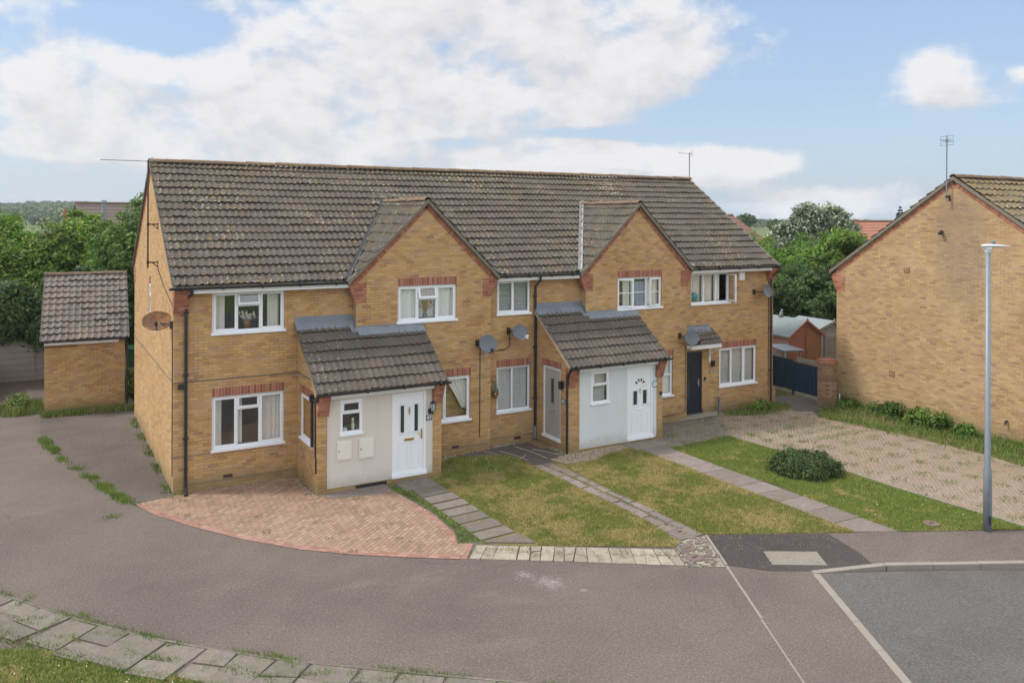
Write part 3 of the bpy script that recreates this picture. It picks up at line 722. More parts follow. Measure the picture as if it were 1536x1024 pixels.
# bays
MBAY = .966; APZ = 7.02
for c, leadm, hw in ((6.385, M_lead, 1.99), (13.655, M_leadlight, 2.01)):
    x0, x1 = c-hw, c+hw; ex = (APZ-4.88)/MBAY
    cl = ((c, 0, APZ-.03), (-MBAY, 0, 1)); cr = ((c, 0, APZ-.03), (MBAY, 0, 1))
    if c < 10: hu, hl = (5.55, 7.29, 3.77, 4.735), (6.3, 7.73, .96, 2.18)
    else: hu, hl = (12.84, 14.61, 3.74, 4.71), (13.9, 15.08, .86, 2.13)
    bw = wall(FB, x0, x1, -.2, 7.1, [hu, hl], cuts=[cl, cr])
    wall(leftface(x0), 0, .29, -.2, 4.9, mb=bw); wall(Frame((x1, 0, 0), (0, 1, 0), (1, 0, 0)), -.29, 0, -.2, 4.9, mb=bw)
    build('bay_wall', bw, M_brick, house)
    yv = (APZ-EZ)/MS+EY; inner = ((0, EY, EZ+.0), (0, MS, -1))
    mm = slab((c-ex, yv+.1, 4.87), (c-ex, -.33, 4.87), (c, -.33, APZ-.01), (c, yv+.1, APZ-.01), .05)
    slab((c+ex, -.33, 4.87), (c+ex, yv+.1, 4.87), (c, yv+.1, APZ-.01), (c, -.33, APZ-.01), .05, mm)
    bb = mm.bm(); bmesh.ops.bisect_plane(bb, geom=bb.verts[:]+bb.edges[:]+bb.faces[:], plane_co=inner[0], plane_no=inner[1], clear_outer=True)
    br = build('bay_roof', bb, M_verge, house)
    Ls = math.hypot(ex, APZ-4.88)
    tile_obj('bay_roof_tiles', tiles((c-ex, yv+.15, 4.88), (0, -1, 0), (ex, 0, APZ-4.88), yv+.15+.37, Ls, amp=.026, seed=int(c)), M_tile_bay, br, [inner])
    tile_obj('bay_roof_tiles', tiles((c+ex, -.37, 4.88), (0, 1, 0), (-ex, 0, APZ-4.88), yv+.15+.37, Ls, amp=.026, seed=int(c)+1), M_tile_bay, br, [inner])
    rm = MB(); ridge_tiles(rm, (c, -.38, APZ-.01), (c, yv-.05, APZ-.01), .11); build('bay_ridge', rm, M_ridge, house)
    # valley gutters
    vm = MB(); lw = .10 if c > 10 else .075
    for s in (-1, 1):
        a = Vector((c+s*ex, EY-.02, EZ+.03)); b = Vector((c, yv, APZ+.03)); e1 = Vector((s*lw, 0, .0)); e2 = Vector((-s*.07, 0, .05))
        n = Vector((0, 0, .05))
        for k in range(6):
            p, q = a+(b-a)*(k/6), a+(b-a)*((k+.99)/6); o = Vector((0, 0, random.uniform(0, .006)))
            vm.add([p+e1+n+o+Vector((0, 0, .045)), p+n+o, p+e2+n+o+Vector((0, 0, .04)), q+e1+n+o+Vector((0, 0, .045)), q+n+o, q+e2+n+o+Vector((0, 0, .04)),
                    p+e1+Vector((0, 0, -.02)), q+e1+Vector((0, 0, -.02)), p+e2-n, q+e2-n], [(0, 1, 4, 3), (1, 2, 5, 4), (0, 3, 7, 6), (2, 8, 9, 5)])
    build('valley_lead', vm, leadm if c > 10 else M_darklead, house)
    vg = MB()
    for s in (-1, 1):
        vg.extr([(c+s*(ex+.01), -.385, 4.81), (c, -.385, APZ-.06), (c, -.385, APZ+.045), (c+s*(ex+.01), -.385, 4.915)], (0, .1, 0))
    build('bay_verge', vg, M_verge, house)
    rb = MB()
    for s in (-1, 1): rake_bricks(rb, (c+s*(ex-.02), -.29, 4.88-.1), (c+s*.02, -.29, APZ-.1), (0, -1, 0), .115)
    build('verge_bricks', rb, M_soldier, house)
    kneeler(m, FB, x0, 4.86, 7, .21, .27, -1); kneeler(m, FB, x1, 4.86, 7, .21, .27, 1)
    lintel(house, FB, hu[0], hu[1], hu[3], hu[3]+.215); lintel(house, FB, hl[0], hl[1]+.02, hl[3], hl[3]+.215)
build('kneeler', m, M_red, house)
lintel(house, F0, A_lo[0], A_lo[1], 2.21, 2.425); lintel(house, F0, B_lo[0]-.01, B_lo[1], 2.24, 2.455); lintel(house, F0, D_lo[0]-.04, D_lo[1]+.01, 2.14, 2.355)
lintel(house, FL, S_win[0], S_win[1], 4.66, 4.87)
# windows of the terrace
window(house, F0, *A_up, [(0, .335, 0, 1, 'o'), (.335, .665, 0, .66, 'f'), (.335, .665, .66, 1, 'h'), (.665, 1, 0, 1, 'o')])
window(house, F0, *A_lo, [(0, .335, 0, 1, 'o'), (.335, .665, 0, .74, 'f'), (.335, .665, .74, 1, 'o'), (.665, 1, 0, 1, 'o')])
window(house, F0, *B_up, [(0, .5, 0, 1, 'o'), (.5, 1, 0, 1, 'f')]); window(house, F0, *B_lo, [(0, .47, 0, 1, 'f'), (.47, 1, 0, 1, 'f')])
window(house, F0, *D_up, [(0, .34, 0, 1, 'f'), (.34, .67, 0, 1, 'f'), (.67, 1, 0, 1, 'g')]); window(house, F0, *D_lo, [(0, .335, 0, 1, 'o'), (.335, .665, 0, 1, 'f'), (.665, 1, 0, 1, 'o')])
window(house, FB, 5.55, 7.29, 3.77, 4.735, [(0, .335, 0, 1, 'o'), (.335, .665, 0, .62, 'f'), (.335, .665, .62, 1, 'h'), (.665, 1, 0, 1, 'o')])
window(house, FB, 12.84, 14.61, 3.74, 4.71, [(0, .335, 0, 1, 'l'), (.335, .665, 0, 1, 'f'), (.665, 1, 0, 1, 'r')], bars=True)
window(house, FB, 6.3, 7.73, .96, 2.18, [(0, .44, 0, .72, 'f'), (0, .44, .72, 1, 'f'), (.44, 1, 0, 1, 'o')]); window(house, FB, 13.9, 15.08, .86, 2.13, [(0, .5, 0, 1, 'f'), (.5, 1, 0, .52, 'f'), (.5, 1, .52, 1, 'f')])
window(house, FL, *S_win, [(0, 1, 0, .6, 'f'), (0, 1, .6, 1, 'o')], fr=.05, back=.02)
# fascia, gutters, downpipes
m = MB()
for a, b in ((.35, 4.2), (8.62, 11.42), (15.9, W-.34)): m.box((a, -.27, 4.755), (b, -.235, 4.875))
build('fascia', m, M_white, house)
m = MB(); m.box((.3, -.235, 4.745), (W-.3, 0, 4.765)); build('soffit', m, M_white, house)
def gutter(mb, a, b, r=.055):
    a, b = Vector(a), Vector(b); t = (b-a).normalized(); s = Vector((t.y, -t.x, 0)); k = 9; vs = []
    for p in (a, b):
        for rr in (r, r-.006): vs += [p+s*(rr*math.cos(math.pi*j/(k-1)))-Vector((0, 0, rr*math.sin(math.pi*j/(k-1)))) for j in range(k)]
    fs = [(j, j+1, 2*k+j+1, 2*k+j) for j in range(k-1)]+[(k+j+1, k+j, 3*k+j, 3*k+j+1) for j in range(k-1)]+[(0, 2*k, 3*k, k), (k-1, 2*k-1, 4*k-1, 3*k-1)]
    mb.add(vs, fs)
    for p in (a, b): mb.add([p+s*(r*math.cos(math.pi*j/(k-1)))-Vector((0, 0, r*math.sin(math.pi*j/(k-1)))) for j in range(k)], [tuple(range(k))])
    L = (b-a).length; n = max(1, int(L/.9))
    for i in range(n+1):
        p = a+t*(L*(i+.3)/(n+.6)); mb.tube([p-t*.02-Vector((0, 0, .012)), p+t*.02-Vector((0, 0, .012))], r+.008, 10)
m = MB(); gutter(m, (-.14, -.335, 4.905), (4.13, -.335, 4.905)); gutter(m, (8.66, -.335, 4.905), (11.37, -.335, 4.905)); gutter(m, (15.92, -.335, 4.905), (W+.1, -.335, 4.905))
build('gutter', m, M_black, house)
def downpipe(name, pts, mat, r=.036, label=None):
    m = MB(); m.tube(pts, r, 10)
    z = pts[-2][2]-.3 if len(pts) > 2 else pts[0][2]-.3
    x, y = pts[-1][0], pts[-1][1]
    while z > .4:
        m.tube([(x, y, z-.03), (x, y, z+.03)], r+.008, 10); m.box((x-r-.03, y+.0, z-.015), (x+r+.03, y+.05, z+.015)); z -= 1.5
    return tag(build(name, m, mat, house, smooth=False), label)
downpipe('downpipe', [(.36, -.335, 4.86), (.36, -.335, 4.76), (.27, -.06, 4.6), (.27, -.06, .12)], M_black)
m = MB(); m.tube([(.27, -.06, .13), (.27, -.12, .06), (.24, -.3, .02)], .04, 8); m.box((.1, -.09, 2.48), (.25, -.005, 2.6)); build('drain_shoe', m, M_black, house)
downpipe('downpipe', [(10.0, -.335, 4.86), (10.0, -.335, 4.75), (10.0, -.055, 4.55), (10.0, -.055, .35)], M_black)
m = MB(); m.tube([(10.0, -.055, .42), (10.0, -.055, .05)], .05, 8); build('drain_sleeve', m, M_galv, house)
downpipe('downpipe', [(19.9, -.335, 4.86), (19.9, -.335, 4.75), (19.8, -.055, 4.5), (19.8, -.055, .1)], M_brownp, label='dark brown downpipe')
# joints, cables and air bricks
m = MB()
m.box((0, -.012, 2.625), (2.95, .01, 2.65)); m.box((-.012, 0, 2.625), (.01, D, 2.65)); m.box((-.006, -.008, .86), (.86, .01, .875)); m.box((.3, -.01, .18), (2.95, .01, .196))
m.box((2.938, -1.3, 2.64), (2.96, 0, 2.662)); m.box((6.2, -.30, .19), (8.3, -.28, .2)); m.box((8.39, -.01, .2), (10, .01, .21)); m.box((15.66, -.01, .12), (19.8, .01, .13))
build('brickwork_joint', m, M_string, house)
m = MB(); m.tube([(15.45, -.305, 2.5), (15.6, -.30, 2.4), (15.6, -.3, .25), (15.0, -.3, .2), (13.5, -.3, .2)], .011, 6); m.tube([(8.03, -.3, 2.9), (8.02, -.3, .4)], .011, 6)
m.tube([(9.15, -.01, 3.15), (9.15, -.012, 2.85), (9.0, -.012, 2.75), (8.42, -.012, 2.72)], .011, 6); m.tube([(8.5, -.012, 2.3), (8.46, -.012, 2.0), (8.6, -.012, 1.85), (8.72, -.012, 1.84)], .01, 6)
m.tube([(-.01, .12, 3.9), (-.012, .1, 3.0), (-.012, .1, .4)], .012, 6); m.tube([(-.02, 2.85, 5.2), (-.012, 1.6, 4.78), (-.012, .02, 4.45), (.02, -.012, 4.3), (.2, -.02, 4.22)], .009, 5)
m.tube([(19.7, -.02, 4.6), (19.7, -.02, .3)], .011, 5)
build('cable', m, M_cable, house)
m = MB()
for F, u, v in ((FB, 7.27, .22), (F0, 9.43, .13), (F0, 15.86, .13), (F0, 1.25, .26)): m.fbox(F, u-.11, u+.11, v-.04, v+.04, -.02, .004)
build('air_brick', m, M_brownp, house)
m = MB(); m.box((W-.33, -.02, -.05), (W+.12, .4, .5)); m.box((W-.3, -.018, .5), (W+.06, .35, .6)); build('buttress', m, M_brick, house)

# porches
MP = (3.84-2.41)/1.97
def zp(y): return 3.84+MP*y
PN = (0, -MP, 1)
def porch(px0, px1, bx, panel_u, panel_mat, win, door, side_hole, lead_end):
    cut = [((0, 0, 3.84-.05), PN)]
    w = wall(FP, px0, px1, -.2, 2.6, [(panel_u[0], panel_u[1], panel_u[2], 2.42)], rev=.03, cuts=cut)
    wall(leftface(px0), 0, 1.71, -.2, 4., [side_hole], cuts=cut, mb=w); wall(Frame((px1, 0, 0), (0, 1, 0), (1, 0, 0)), -1.71, -.29, -.2, 4., cuts=cut, mb=w)
    build('porch_wall', w, M_brick, house)
    build('porch_infill', wall(front(-1.685), panel_u[0], panel_u[1], panel_u[2], 2.5, [win, door], rev=.06), panel_mat, house)
    # roof deck, tiles, verges, lead
    mm = slab((px0-.05, -1.93, zp(-1.93)), (px1+.05, -1.93, zp(-1.93)), (px1+.05, -.3, zp(-.3)), (px0-.05, -.3, zp(-.3)), .05)
    slab((px0-.05, -.3, zp(-.3)), (bx, -.3, zp(-.3)), (bx, 0, zp(0)), (px0-.05, 0, zp(0)), .05, mm)
    pr = build('porch_roof', mm, M_verge, house); g = .345
    n = round((bx-px0+.08)/.165); xb = px0-.08+n*.165; kk = math.hypot(1, MP)
    tile_obj('porch_roof_tiles', tiles((px0-.08, -1.97, 2.41), (1, 0, 0), (0, 1, MP), n*.165, 1.95*kk, gauge=g, amp=.015, seed=int(px0)), M_tile_porch, pr)
    tile_obj('porch_roof_tiles', tiles((xb, -1.97, 2.41), (1, 0, 0), (0, 1, MP), px1+.08-xb, 1.63*kk, gauge=g, amp=.015, seed=int(px0)), M_tile_porch, pr)
    v = MB()
    for x in (px0-.085, px1+.005): v.extr([(x, -1.95, zp(-1.95)-.06), (x, -.29 if x > bx else -.02, zp(-.29 if x > bx else -.02)-.06), (x, -.29 if x > bx else -.02, zp(-.29 if x > bx else -.02)+.02), (x, -1.95, zp(-1.95)+.02)], (.08, 0, 0))
    build('porch_verge', v, M_verge if px0 < 5 else M_mortar, house)
    l = MB(); r = .088
    def sheet(xa, xb_, ya, yb, up):
        N = 7
        for i in range(N):
            a, b = xa+(xb_-xa)*i/N, xa+(xb_-xa)*(i+1)/N; o = .006*(i % 2)
            l.extr([(a, ya, zp(ya)+r-.006+o), (b, ya, zp(ya)+r-.006+o), (b, yb, zp(yb)+r+o), (a, yb, zp(yb)+r+o)], (0, 0, -.012))
        if up: l.box((xa, yb-.012, zp(yb)+r-.01), (xb_, yb+.004, zp(yb)+r+(.11 if yb > -.1 else .025)))
    sheet(px0-.09, bx-.004, -.26, -.006, True); sheet(bx-.16, bx-.003, -.42, -.262, False)
    l.extr([(bx-.012, -.006, zp(0)+r), (bx-.012, -.3, zp(-.3)+r), (bx-.012, -.3, zp(-.3)+r+.11), (bx-.012, -.006, zp(0)+r+.11)], (.01, 0, 0))
    sheet(bx-.003, lead_end, -.53, -.297, True)
    build('lead_flashing', l, M_lead, house)
    f = MB(); f.box((px0+.29, -1.83, 2.255), (px1-.13, -1.80, 2.38)); f.box((px0+.29, -1.80, 2.365), (px1-.13, -1.7, 2.38)); build('porch_fascia', f, M_white, house)
    gt = MB(); gutter(gt, (px0-.12, -2.02, 2.425), (px1+.12, -2.02, 2.425), .05); build('porch_gutter', gt, M_black, house)
    k = MB(); corbel_front(k, FP, px0-.008, px0+.27, 2.37, 7, .2); corbel_front(k, FP, px1-.25, px1+.008, 2.37, 7, .2); build('porch_kneeler', k, M_red, house)
P1s = (.29, 1.40, 1.08, 2.19)
porch(2.95, 6.18, 4.395, (3.19, 5.95, .1), M_cream, (3.52, 4.07, 1.36, 2.18), (4.85, 5.76, .1, 2.19), P1s, 6.27)
porch(10.05, 13.45, 11.645, (10.45, 13.25, .06), M_render, (10.87, 11.49, 1.3, 2.22), (12.16, 13.1, .06, 2.2), (.39, 1.34, .2, 2.29), 13.56)
FL1, FL2 = leftface(2.95), leftface(10.05); FQ = front(-1.685)
lintel(house, FL1, .22, 1.42, 2.19, 2.40); lintel(house, FL2, .36, 1.38, 2.29, 2.49)
window(house, FL1, *P1s, [(0, 1, 0, 1, 'o')], back=.02); window(house, FQ, 3.52, 4.07, 1.36, 2.18, [(0, 1, 0, .62, 'f'), (0, 1, .62, 1, 'o')], back=0.)
window(house, FQ, 10.87, 11.49, 1.3, 2.22, [(0, 1, 0, .56, 'f'), (0, 1, .56, 1, 'o')], back=0.)
m = MB(); m.fbox(FP, 3.9, 4.7, .0, .085, -.05, .004); build('porch_vent', m, M_black, house)
m = MB(); m.tube([(2.9, -1.95, 2.42), (2.9, -1.9, 2.28), (2.905, -1.42, 2.2), (2.905, -1.42, 1.08)], .035, 8); m.tube([(2.93, -1.62, 2.3), (2.93, -1.62, .9), (2.93, -1.66, .85), (2.93, -1.66, .5)], .018, 6); m.fbox(FL1, 1.37, 1.47, 2.16, 2.34, 0, .1)
build('porch_pipe', m, M_black, house)
m = MB(); m.tube([(10.0, -1.98, 2.43), (10.0, -1.9, 2.3), (10.0, -1.76, 2.2), (10.0, -1.76, .02)], .034, 8)
for z in (.5, 1.2, 1.9): m.tube([(10.0, -1.76, z-.02), (10.0, -1.76, z+.02)], .042, 8)
build('porch_pipe', m, M_black, house)
for a, b, c, d, lab in ((3.43, 3.80, .74, 1.2, 'smaller cream meter box on the cream porch wall'), (3.98, 4.37, .71, 1.19, 'larger cream meter box nearer the white panelled front door')):
    m = MB(); m.fbox(FQ, a, b, c, d, -.02, .03); q = build('meter_box', m, M_meter, house); q['label'] = lab
    m = MB(); m.fbox(FQ, a+.022, b-.022, c+.022, d-.022, .03, .045); build('meter_box_door', m, M_meter, q, bevel=.004)
    m = MB(); m.fbox(FQ, a+.04, a+.06, (c+d)/2-.02, (c+d)/2+.02, .045, .05); build('latch', m, M_dark_metal, q)

def rim(mb, F, u0, u1, v0, v1, d, w=.022, h=.012):
    mb.fbox(F, u0, u1, v0, v0+w, d, d+h); mb.fbox(F, u0, u1, v1-w, v1, d, d+h); mb.fbox(F, u0, u0+w, v0+w, v1-w, d, d+h); mb.fbox(F, u1-w, u1, v0+w, v1-w, d, d+h)
def door(F, u0, u1, v0, v1, leaf, frame, label, style, back=0.):
    d0, d1 = -back-.06, -back; fr = .07; m = MB()
    m.fbox(F, u0, u0+fr, v0, v1, d0, d1); m.fbox(F, u1-fr, u1, v0, v1, d0, d1); m.fbox(F, u0+fr, u1-fr, v1-fr, v1, d0, d1); m.fbox(F, u0-.02, u1+.02, v0-.03, v0+.05, d0, d1+.05)
    o = build('door_frame', m, frame, house, bevel=.004); o['label'] = label
    a, b, c, e = u0+fr+.004, u1-fr-.004, v0+.055, v1-fr-.004; D1 = d1-.015
    m = MB(); m.fbox(F, a, b, c, e, d0, D1); w, h = b-a, e-c; gl = MB()
    def U(t): return a+w*t
    def V(t): return c+h*t
    if style == 'twin':
        for s in (0, 1):
            x0, x1 = (U(.13), U(.45)) if s == 0 else (U(.55), U(.87))
            rim(m, F, x0, x1, V(.06), V(.40), D1, .02, .012); rim(m, F, x0, x1, V(.50), V(.90-(0)), D1, .02, .012)
            g0 = x0+.045 if s == 0 else x1-.145
            rim(m, F, g0-.012, g0+.112, V(.52), V(.885), D1, .014, .02); gl.fbox(F, g0, g0+.10, V(.53), V(.875), D1, D1+.008)
        m.fbox(F, U(.48), U(.52), V(.5), V(.9), D1, D1+.008)
    elif style == 'fan':
        for s in (0, 1):
            x0, x1 = (U(.12), U(.43)) if s == 0 else (U(.57), U(.88))
            rim(m, F, x0, x1, V(.08), V(.36), D1, .02, .012); rim(m, F, x0+.02, x1-.02, V(.46), V(.70), D1, .02, .016); gl.fbox(F, x0+.06, x1-.06, V(.48), V(.68), D1, D1+.01)
        k = 12; cu, cv = U(.5), V(.76)
        for i in range(k):
            t0, t1 = math.pi*i/k, math.pi*(i+1)/k
            for r0, r1, dd in ((.22, .245, .014),):
                m.extr([F.p(cu+r*math.cos(t), cv+r*math.sin(t), D1) for r, t in ((r0, t0), (r1, t0), (r1, t1), (r0, t1))], F.N*dd)
        m.fbox(F, cu-.245, cu+.245, cv-.025, cv, D1, D1+.014)
        for t in (.18, .4, .6, .82):
            q = math.pi*t; gl.extr([F.p(cu+r*math.cos(q+s), cv+r*math.sin(q+s), D1) for r, s in ((.1, -.09), (.185, -.2), (.2, 0), (.185, .2), (.1, .09))], F.N*.008)
        rim(m, F, U(.35), U(.65), V(.385), V(.425), D1, .01, .014)
    elif style == 'slot':
        rim(m, F, U(.36), U(.64), V(.48), V(.88), D1, .025, .02); gl.fbox(F, U(.42), U(.58), V(.5), V(.86), D1, D1+.008)
    elif style == 'long':
        rim(m, F, U(.2), U(.5), V(.2), V(.86), D1, .035, .02); gl.fbox(F, U(.26), U(.44), V(.22), V(.84), D1, D1+.008)
        rim(m, F, U(.2), U(.5), V(.05), V(.19), D1, .02, .012)
        for t in (.62, .75, .88): m.fbox(F, U(t)-.012, U(t)+.012, V(.03), V(.97), D1, D1+.006)
    lf = build('door_leaf', m, leaf, o, bevel=.003)
    build('door_glass', gl, M_door_glass, o)
    met = {'twin': M_brass, 'fan': M_upvc, 'slot': M_silver, 'long': M_silver}[style]
    hx = U(.94) if style != 'slot' else U(.06)
    m = MB(); m.fbox(F, hx-.018, hx+.018, V(.42), V(.55), D1, D1+.012); m.tube([F.p(hx, V(.49), D1), F.p(hx, V(.49), D1+.05), F.p(hx-(.11 if style != 'slot' else -.11), V(.49), D1+.05)], .01, 6); build('handle', m, met, o)
    if style != 'long':
        m = MB(); y = V(.43) if style == 'twin' else (V(.405) if style == 'fan' else V(.385)); m.fbox(F, U(.33), U(.67), y-.03, y+.03, D1, D1+.018); build('letter_plate', m, met, o, bevel=.004)
    if style == 'twin':
        m = MB(); m.ball(F.p(U(.5), V(.80), D1+.015), .03, 6); m.fbox(F, U(.5)-.012, U(.5)+.012, V(.75), V(.85), D1, D1+.02); build('knocker', m, M_brass, o)
    if style == 'fan':
        m = MB(); m.tube([F.p(U(.5), V(.70), D1), F.p(U(.5), V(.70), D1+.02)], .03, 8); m.fbox(F, U(.5)-.01, U(.5)+.01, V(.64), V(.70), D1, D1+.02); build('knocker', m, M_silver, o)
    return o
door(FQ, 4.85, 5.76, .13, 2.19, M_upvc, M_upvc, 'white panelled door with gold letter plate and two dark glass strips', 'twin')
door(FQ, 12.16, 13.1, .1, 2.2, M_upvc, M_upvc, 'white panelled door with a fanlight and two short glass strips', 'fan')
door(FL2, .39, 1.34, .24, 2.29, M_greige, M_upvc, 'plain grey beige door with one narrow glass slot', 'slot', back=.03)
door(F0, *D_door, M_navy, M_navy, 'dark navy door with one long glass panel', 'long', back=.03)
# canopy over the navy door
cx0, cx1 = 15.67, 16.98
mm = slab((cx0, -.5, 2.44), (cx1, -.5, 2.44), (cx1, 0, 2.86), (cx0, 0, 2.86), .04); cr = build('canopy', mm, M_wood_grey, house)
tile_obj('canopy_tiles', tiles((cx0-.02, -.56, 2.41), (1, 0, 0), (0, .5, .42), cx1-cx0+.04, .62, gauge=.2, amp=.016, seed=31), M_tile_bay, cr)
m = MB(); m.box((cx0, -.53, 2.29), (cx1, -.50, 2.42)); m.box((cx0, -.5, 2.29), (cx0+.03, 0, 2.42)); m.box((cx1-.03, -.5, 2.29), (cx1, 0, 2.42)); build('canopy_fascia', m, M_white, cr)
m = MB(); m.box((cx1-.1, -.05, 1.72), (cx1-.04, 0, 2.29)); m.tube([(cx1-.07, -.03, 1.95), (cx1-.07, -.42, 2.3)], .03, 4); m.box((cx0+.04, -.05, 1.72), (cx0+.08, 0, 2.29)); build('canopy_bracket', m, M_white, cr)
m = MB(); m.extr([(cx0-.02, -.17, 2.80), (cx1-.1, -.17, 2.80), (cx1-.1, -.005, 2.95), (cx0-.02, -.005, 2.95)], (0, 0, -.012)); m.box((cx0-.02, -.014, 2.93), (cx1-.1, -.001, 3.0)); build('canopy_lead', m, M_lead, cr)

# ================================================================== THINGS ON AND IN THE TERRACE
def dish(loc, aim, a, b, mat, mount, label, lnb_mat, seed=0):
    t = thing('satellite_dish', loc, label, 'satellite dish', 'satellite dishes on the house fronts')
    c = Vector(loc); n = Vector(aim).normalized(); sx = n.cross(Vector((0, 0, 1))).normalized(); up = sx.cross(n)
    m = MB(); K = 28; rings = [0, .35, .6, .8, .93, 1.0]; vs = []; fs = []
    for lay, off in ((0, 0.), (1, -.012)):
        for r in rings:
            for k in range(K):
                q = 2*math.pi*k/K; vs.append(c+sx*(a*r*math.cos(q))+up*(b*r*math.sin(q))+n*(.16*a*r*r+off))
    R = len(rings)
    for lay in (0, 1):
        for i in range(R-1):
            for k in range(K):
                f = (lay*R*K+i*K+k, lay*R*K+i*K+(k+1) % K, lay*R*K+(i+1)*K+(k+1) % K, lay*R*K+(i+1)*K+k); fs.append(f if lay == 0 else f[::-1])
    for k in range(K): fs.append(((R-1)*K+k, (R-1)*K+(k+1) % K, (2*R-1)*K+(k+1) % K, (2*R-1)*K+k))
    m.add(vs, fs); build('reflector', m, mat, t, smooth=True)
    tip = c-up*b*.75+n*.36*(a/.3); m = MB(); m.tube([c-up*b*.9+n*.05, c-up*b*1.0+n*.12, tip-up*.02], .014, 6); build('feed_arm', m, M_dark_metal if lnb_mat is not M_white else M_lampwhite, t)
    m = MB(); m.tube([tip-n*.05, tip+n*.02, tip+n*.06], [.035, .035, .022], 8); m.box(tip-Vector((.03, .03, .07)), tip+Vector((.03, .03, -.02))); build('feed_head', m, lnb_mat, t)
    mt = Vector(mount); m = MB(); m.tube([c-n*.02, c-n*.10, mt+(c-mt)*.25, mt], .02, 8); m.box(mt-Vector((.05, .03, .09)), mt+Vector((.05, .03, .09))); build('wall_bracket', m, M_dark_metal, t)
    return t
dish((-.30, .5, 4.06), (-.15, -.86, .42), .345, .245, M_rust, (-.02, .12, 4.0), 'rusty brown satellite dish on the sunlit left end wall', M_black)
dish((8.13, -.56, 3.04), (-.12, -.92, .30), .26, .265, M_greydish, (7.93, -.31, 3.05), 'round grey dish beside the upper right corner of the first tiled porch', M_dark_metal)
dish((9.31, -.3, 3.26), (.1, -.93, .30), .265, .225, M_greydish, (9.1, -.03, 3.28), 'grey dish with a white feed arm under the small blind window', M_white)
dish((15.57, -.62, 2.68), (-.05, -.92, .32), .30, .24, M_greydish, (15.35, -.31, 2.75), 'grey dish just left of the little tiled door canopy', M_dark_metal)
dish((19.32, -.28, 4.03), (.3, -.9, .24), .31, .24, M_greydish, (18.98, -.03, 4.0), 'grey dish in front of the brown downpipe near the right corner', M_dark_metal)

def aerial(loc, z0, z1, boom, wall_pts, label, kind, mast_mat=M_galv):
    t = thing('television_aerial', loc, label, 'aerial', 'television aerials'); x, y, _ = loc
    m = MB(); m.tube([(x, y, z0), (x, y, z1)], .021, 8); build('mast', m, mast_mat, t)
    m = MB()
    for z, wx, wy in wall_pts:
        m.tube([(wx, wy, z), (x, y, z)], .018, 4); m.tube([(wx, wy, z-.12), (x*.6+wx*.4, y*.6+wy*.4, z)], .012, 4); m.box((wx-.012, wy-.03, z-.14), (wx+.012, wy+.03, z+.05)); m.tube([(x, y, z-.04), (x, y, z+.04)], .034, 8)
    if wall_pts: build('wall_bracket', m, M_dark_metal, t)
    m = MB(); B = Vector(boom); n = B.normalized(); s = n.cross(Vector((0, 0, 1))); p0 = Vector((x, y, z1-.03))
    if kind == 'yagi':
        m.tube([p0-n*.12, p0+B], .011, 6); k = max(5, int(B.length/.09))
        for i in range(k): q = p0+n*(B.length*(i+.5)/k); m.tube([q-s*.09, q+s*.09], .0045, 4)
        for dz in (-.1, -.04, .04, .1): q = p0-n*.1+Vector((0, 0, dz)); m.tube([q-s*.17, q+s*.17], .006, 4)
    else:
        for dz in (.0, -.18):
            for e in (-1, 1): m.tube([p0+Vector((0, 0, dz+e*.05))-s*.28, p0+Vector((0, 0, dz+e*.05))+s*.28], .007, 4)
            m.tube([p0+Vector((0, 0, dz+.05))-s*.28, p0+Vector((0, 0, dz-.05))-s*.28], .007, 4); m.tube([p0+Vector((0, 0, dz+.05))+s*.28, p0+Vector((0, 0, dz-.05))+s*.28], .007, 4)
        m.tube([p0+Vector((0, 0, .08)), p0-Vector((0, 0, .26))], .014, 6); m.box(p0-Vector((.03, .03, .14)), p0+Vector((.03, .03, -.04))); m.tube([p0-n*.25-Vector((0, 0, .09)), p0+n*.25-Vector((0, 0, .09))], .009, 5)
    build('antenna', m, M_galv, t); return t
aerial((-.25, 2.9, 5.27), 5.2, 8.06, (-1.15, -.08, .0), [(6.36, 0, 2.9), (5.35, 0, 2.9)], 'rust brown mast with a long boom aerial on the left end wall', 'yagi', M_brownp)
aerial((W+.02, RY, RZ), RZ-.1, 9.18, (-.42, .18, .02), [], 'short aerial on the right end of the long roof ridge', 'yagi')
t = thing('alarm_box', (18.37, -.05, 4.42), 'white burglar alarm box right of the wide open upstairs window', 'alarm')
m = MB(); m.extr([(18.25, 0, 4.43), (18.49, 0, 4.43), (18.5, 0, 4.70), (18.24, 0, 4.70)], (0, -.075, 0)); build('cover', m, M_white, t, bevel=.01)
m = MB()
for i in range(5): m.box((18.40, -.08, 4.47+i*.045), (18.485, -.0755, 4.485+i*.045))
build('louvre', m, M_lampwhite, t)
# lanterns
c = Vector((5.88, -1.85, 1.8)); t = thing('wall_lantern', (5.88, -1.69, 1.66), 'black coach lantern right of the gold trimmed white door', 'lamp', 'lamps beside the front doors')
m = MB(); m.lathe(c, [(.0, .19), (.012, .17), (.02, .15), (.085, .09), (.07, .085), (.0, .085)], 6); m.lathe(c, [(.0, -.12), (.05, -.115), (.052, -.1), (.0, -.1)], 6)
for k in range(6): q = 2*math.pi*k/6; m.tube([c+Vector((.05*math.cos(q), .05*math.sin(q), -.1)), c+Vector((.072*math.cos(q), .072*math.sin(q), .087))], .006, 4)
m.tube([c+Vector((0, 0, -.12)), c+Vector((0, .02, -.18)), c+Vector((0, .1, -.16)), c+Vector((0, .16, -.12))], .016, 6); m.ball(c+Vector((-.02, .15, -.14)), .07, 6, (.8, .35, 1.2)); build('lantern_frame', m, M_black, t)
m = MB(); m.lathe(c, [(.045, -.1), (.066, .085)], 6); build('lantern_glass', m, M_frost, t)
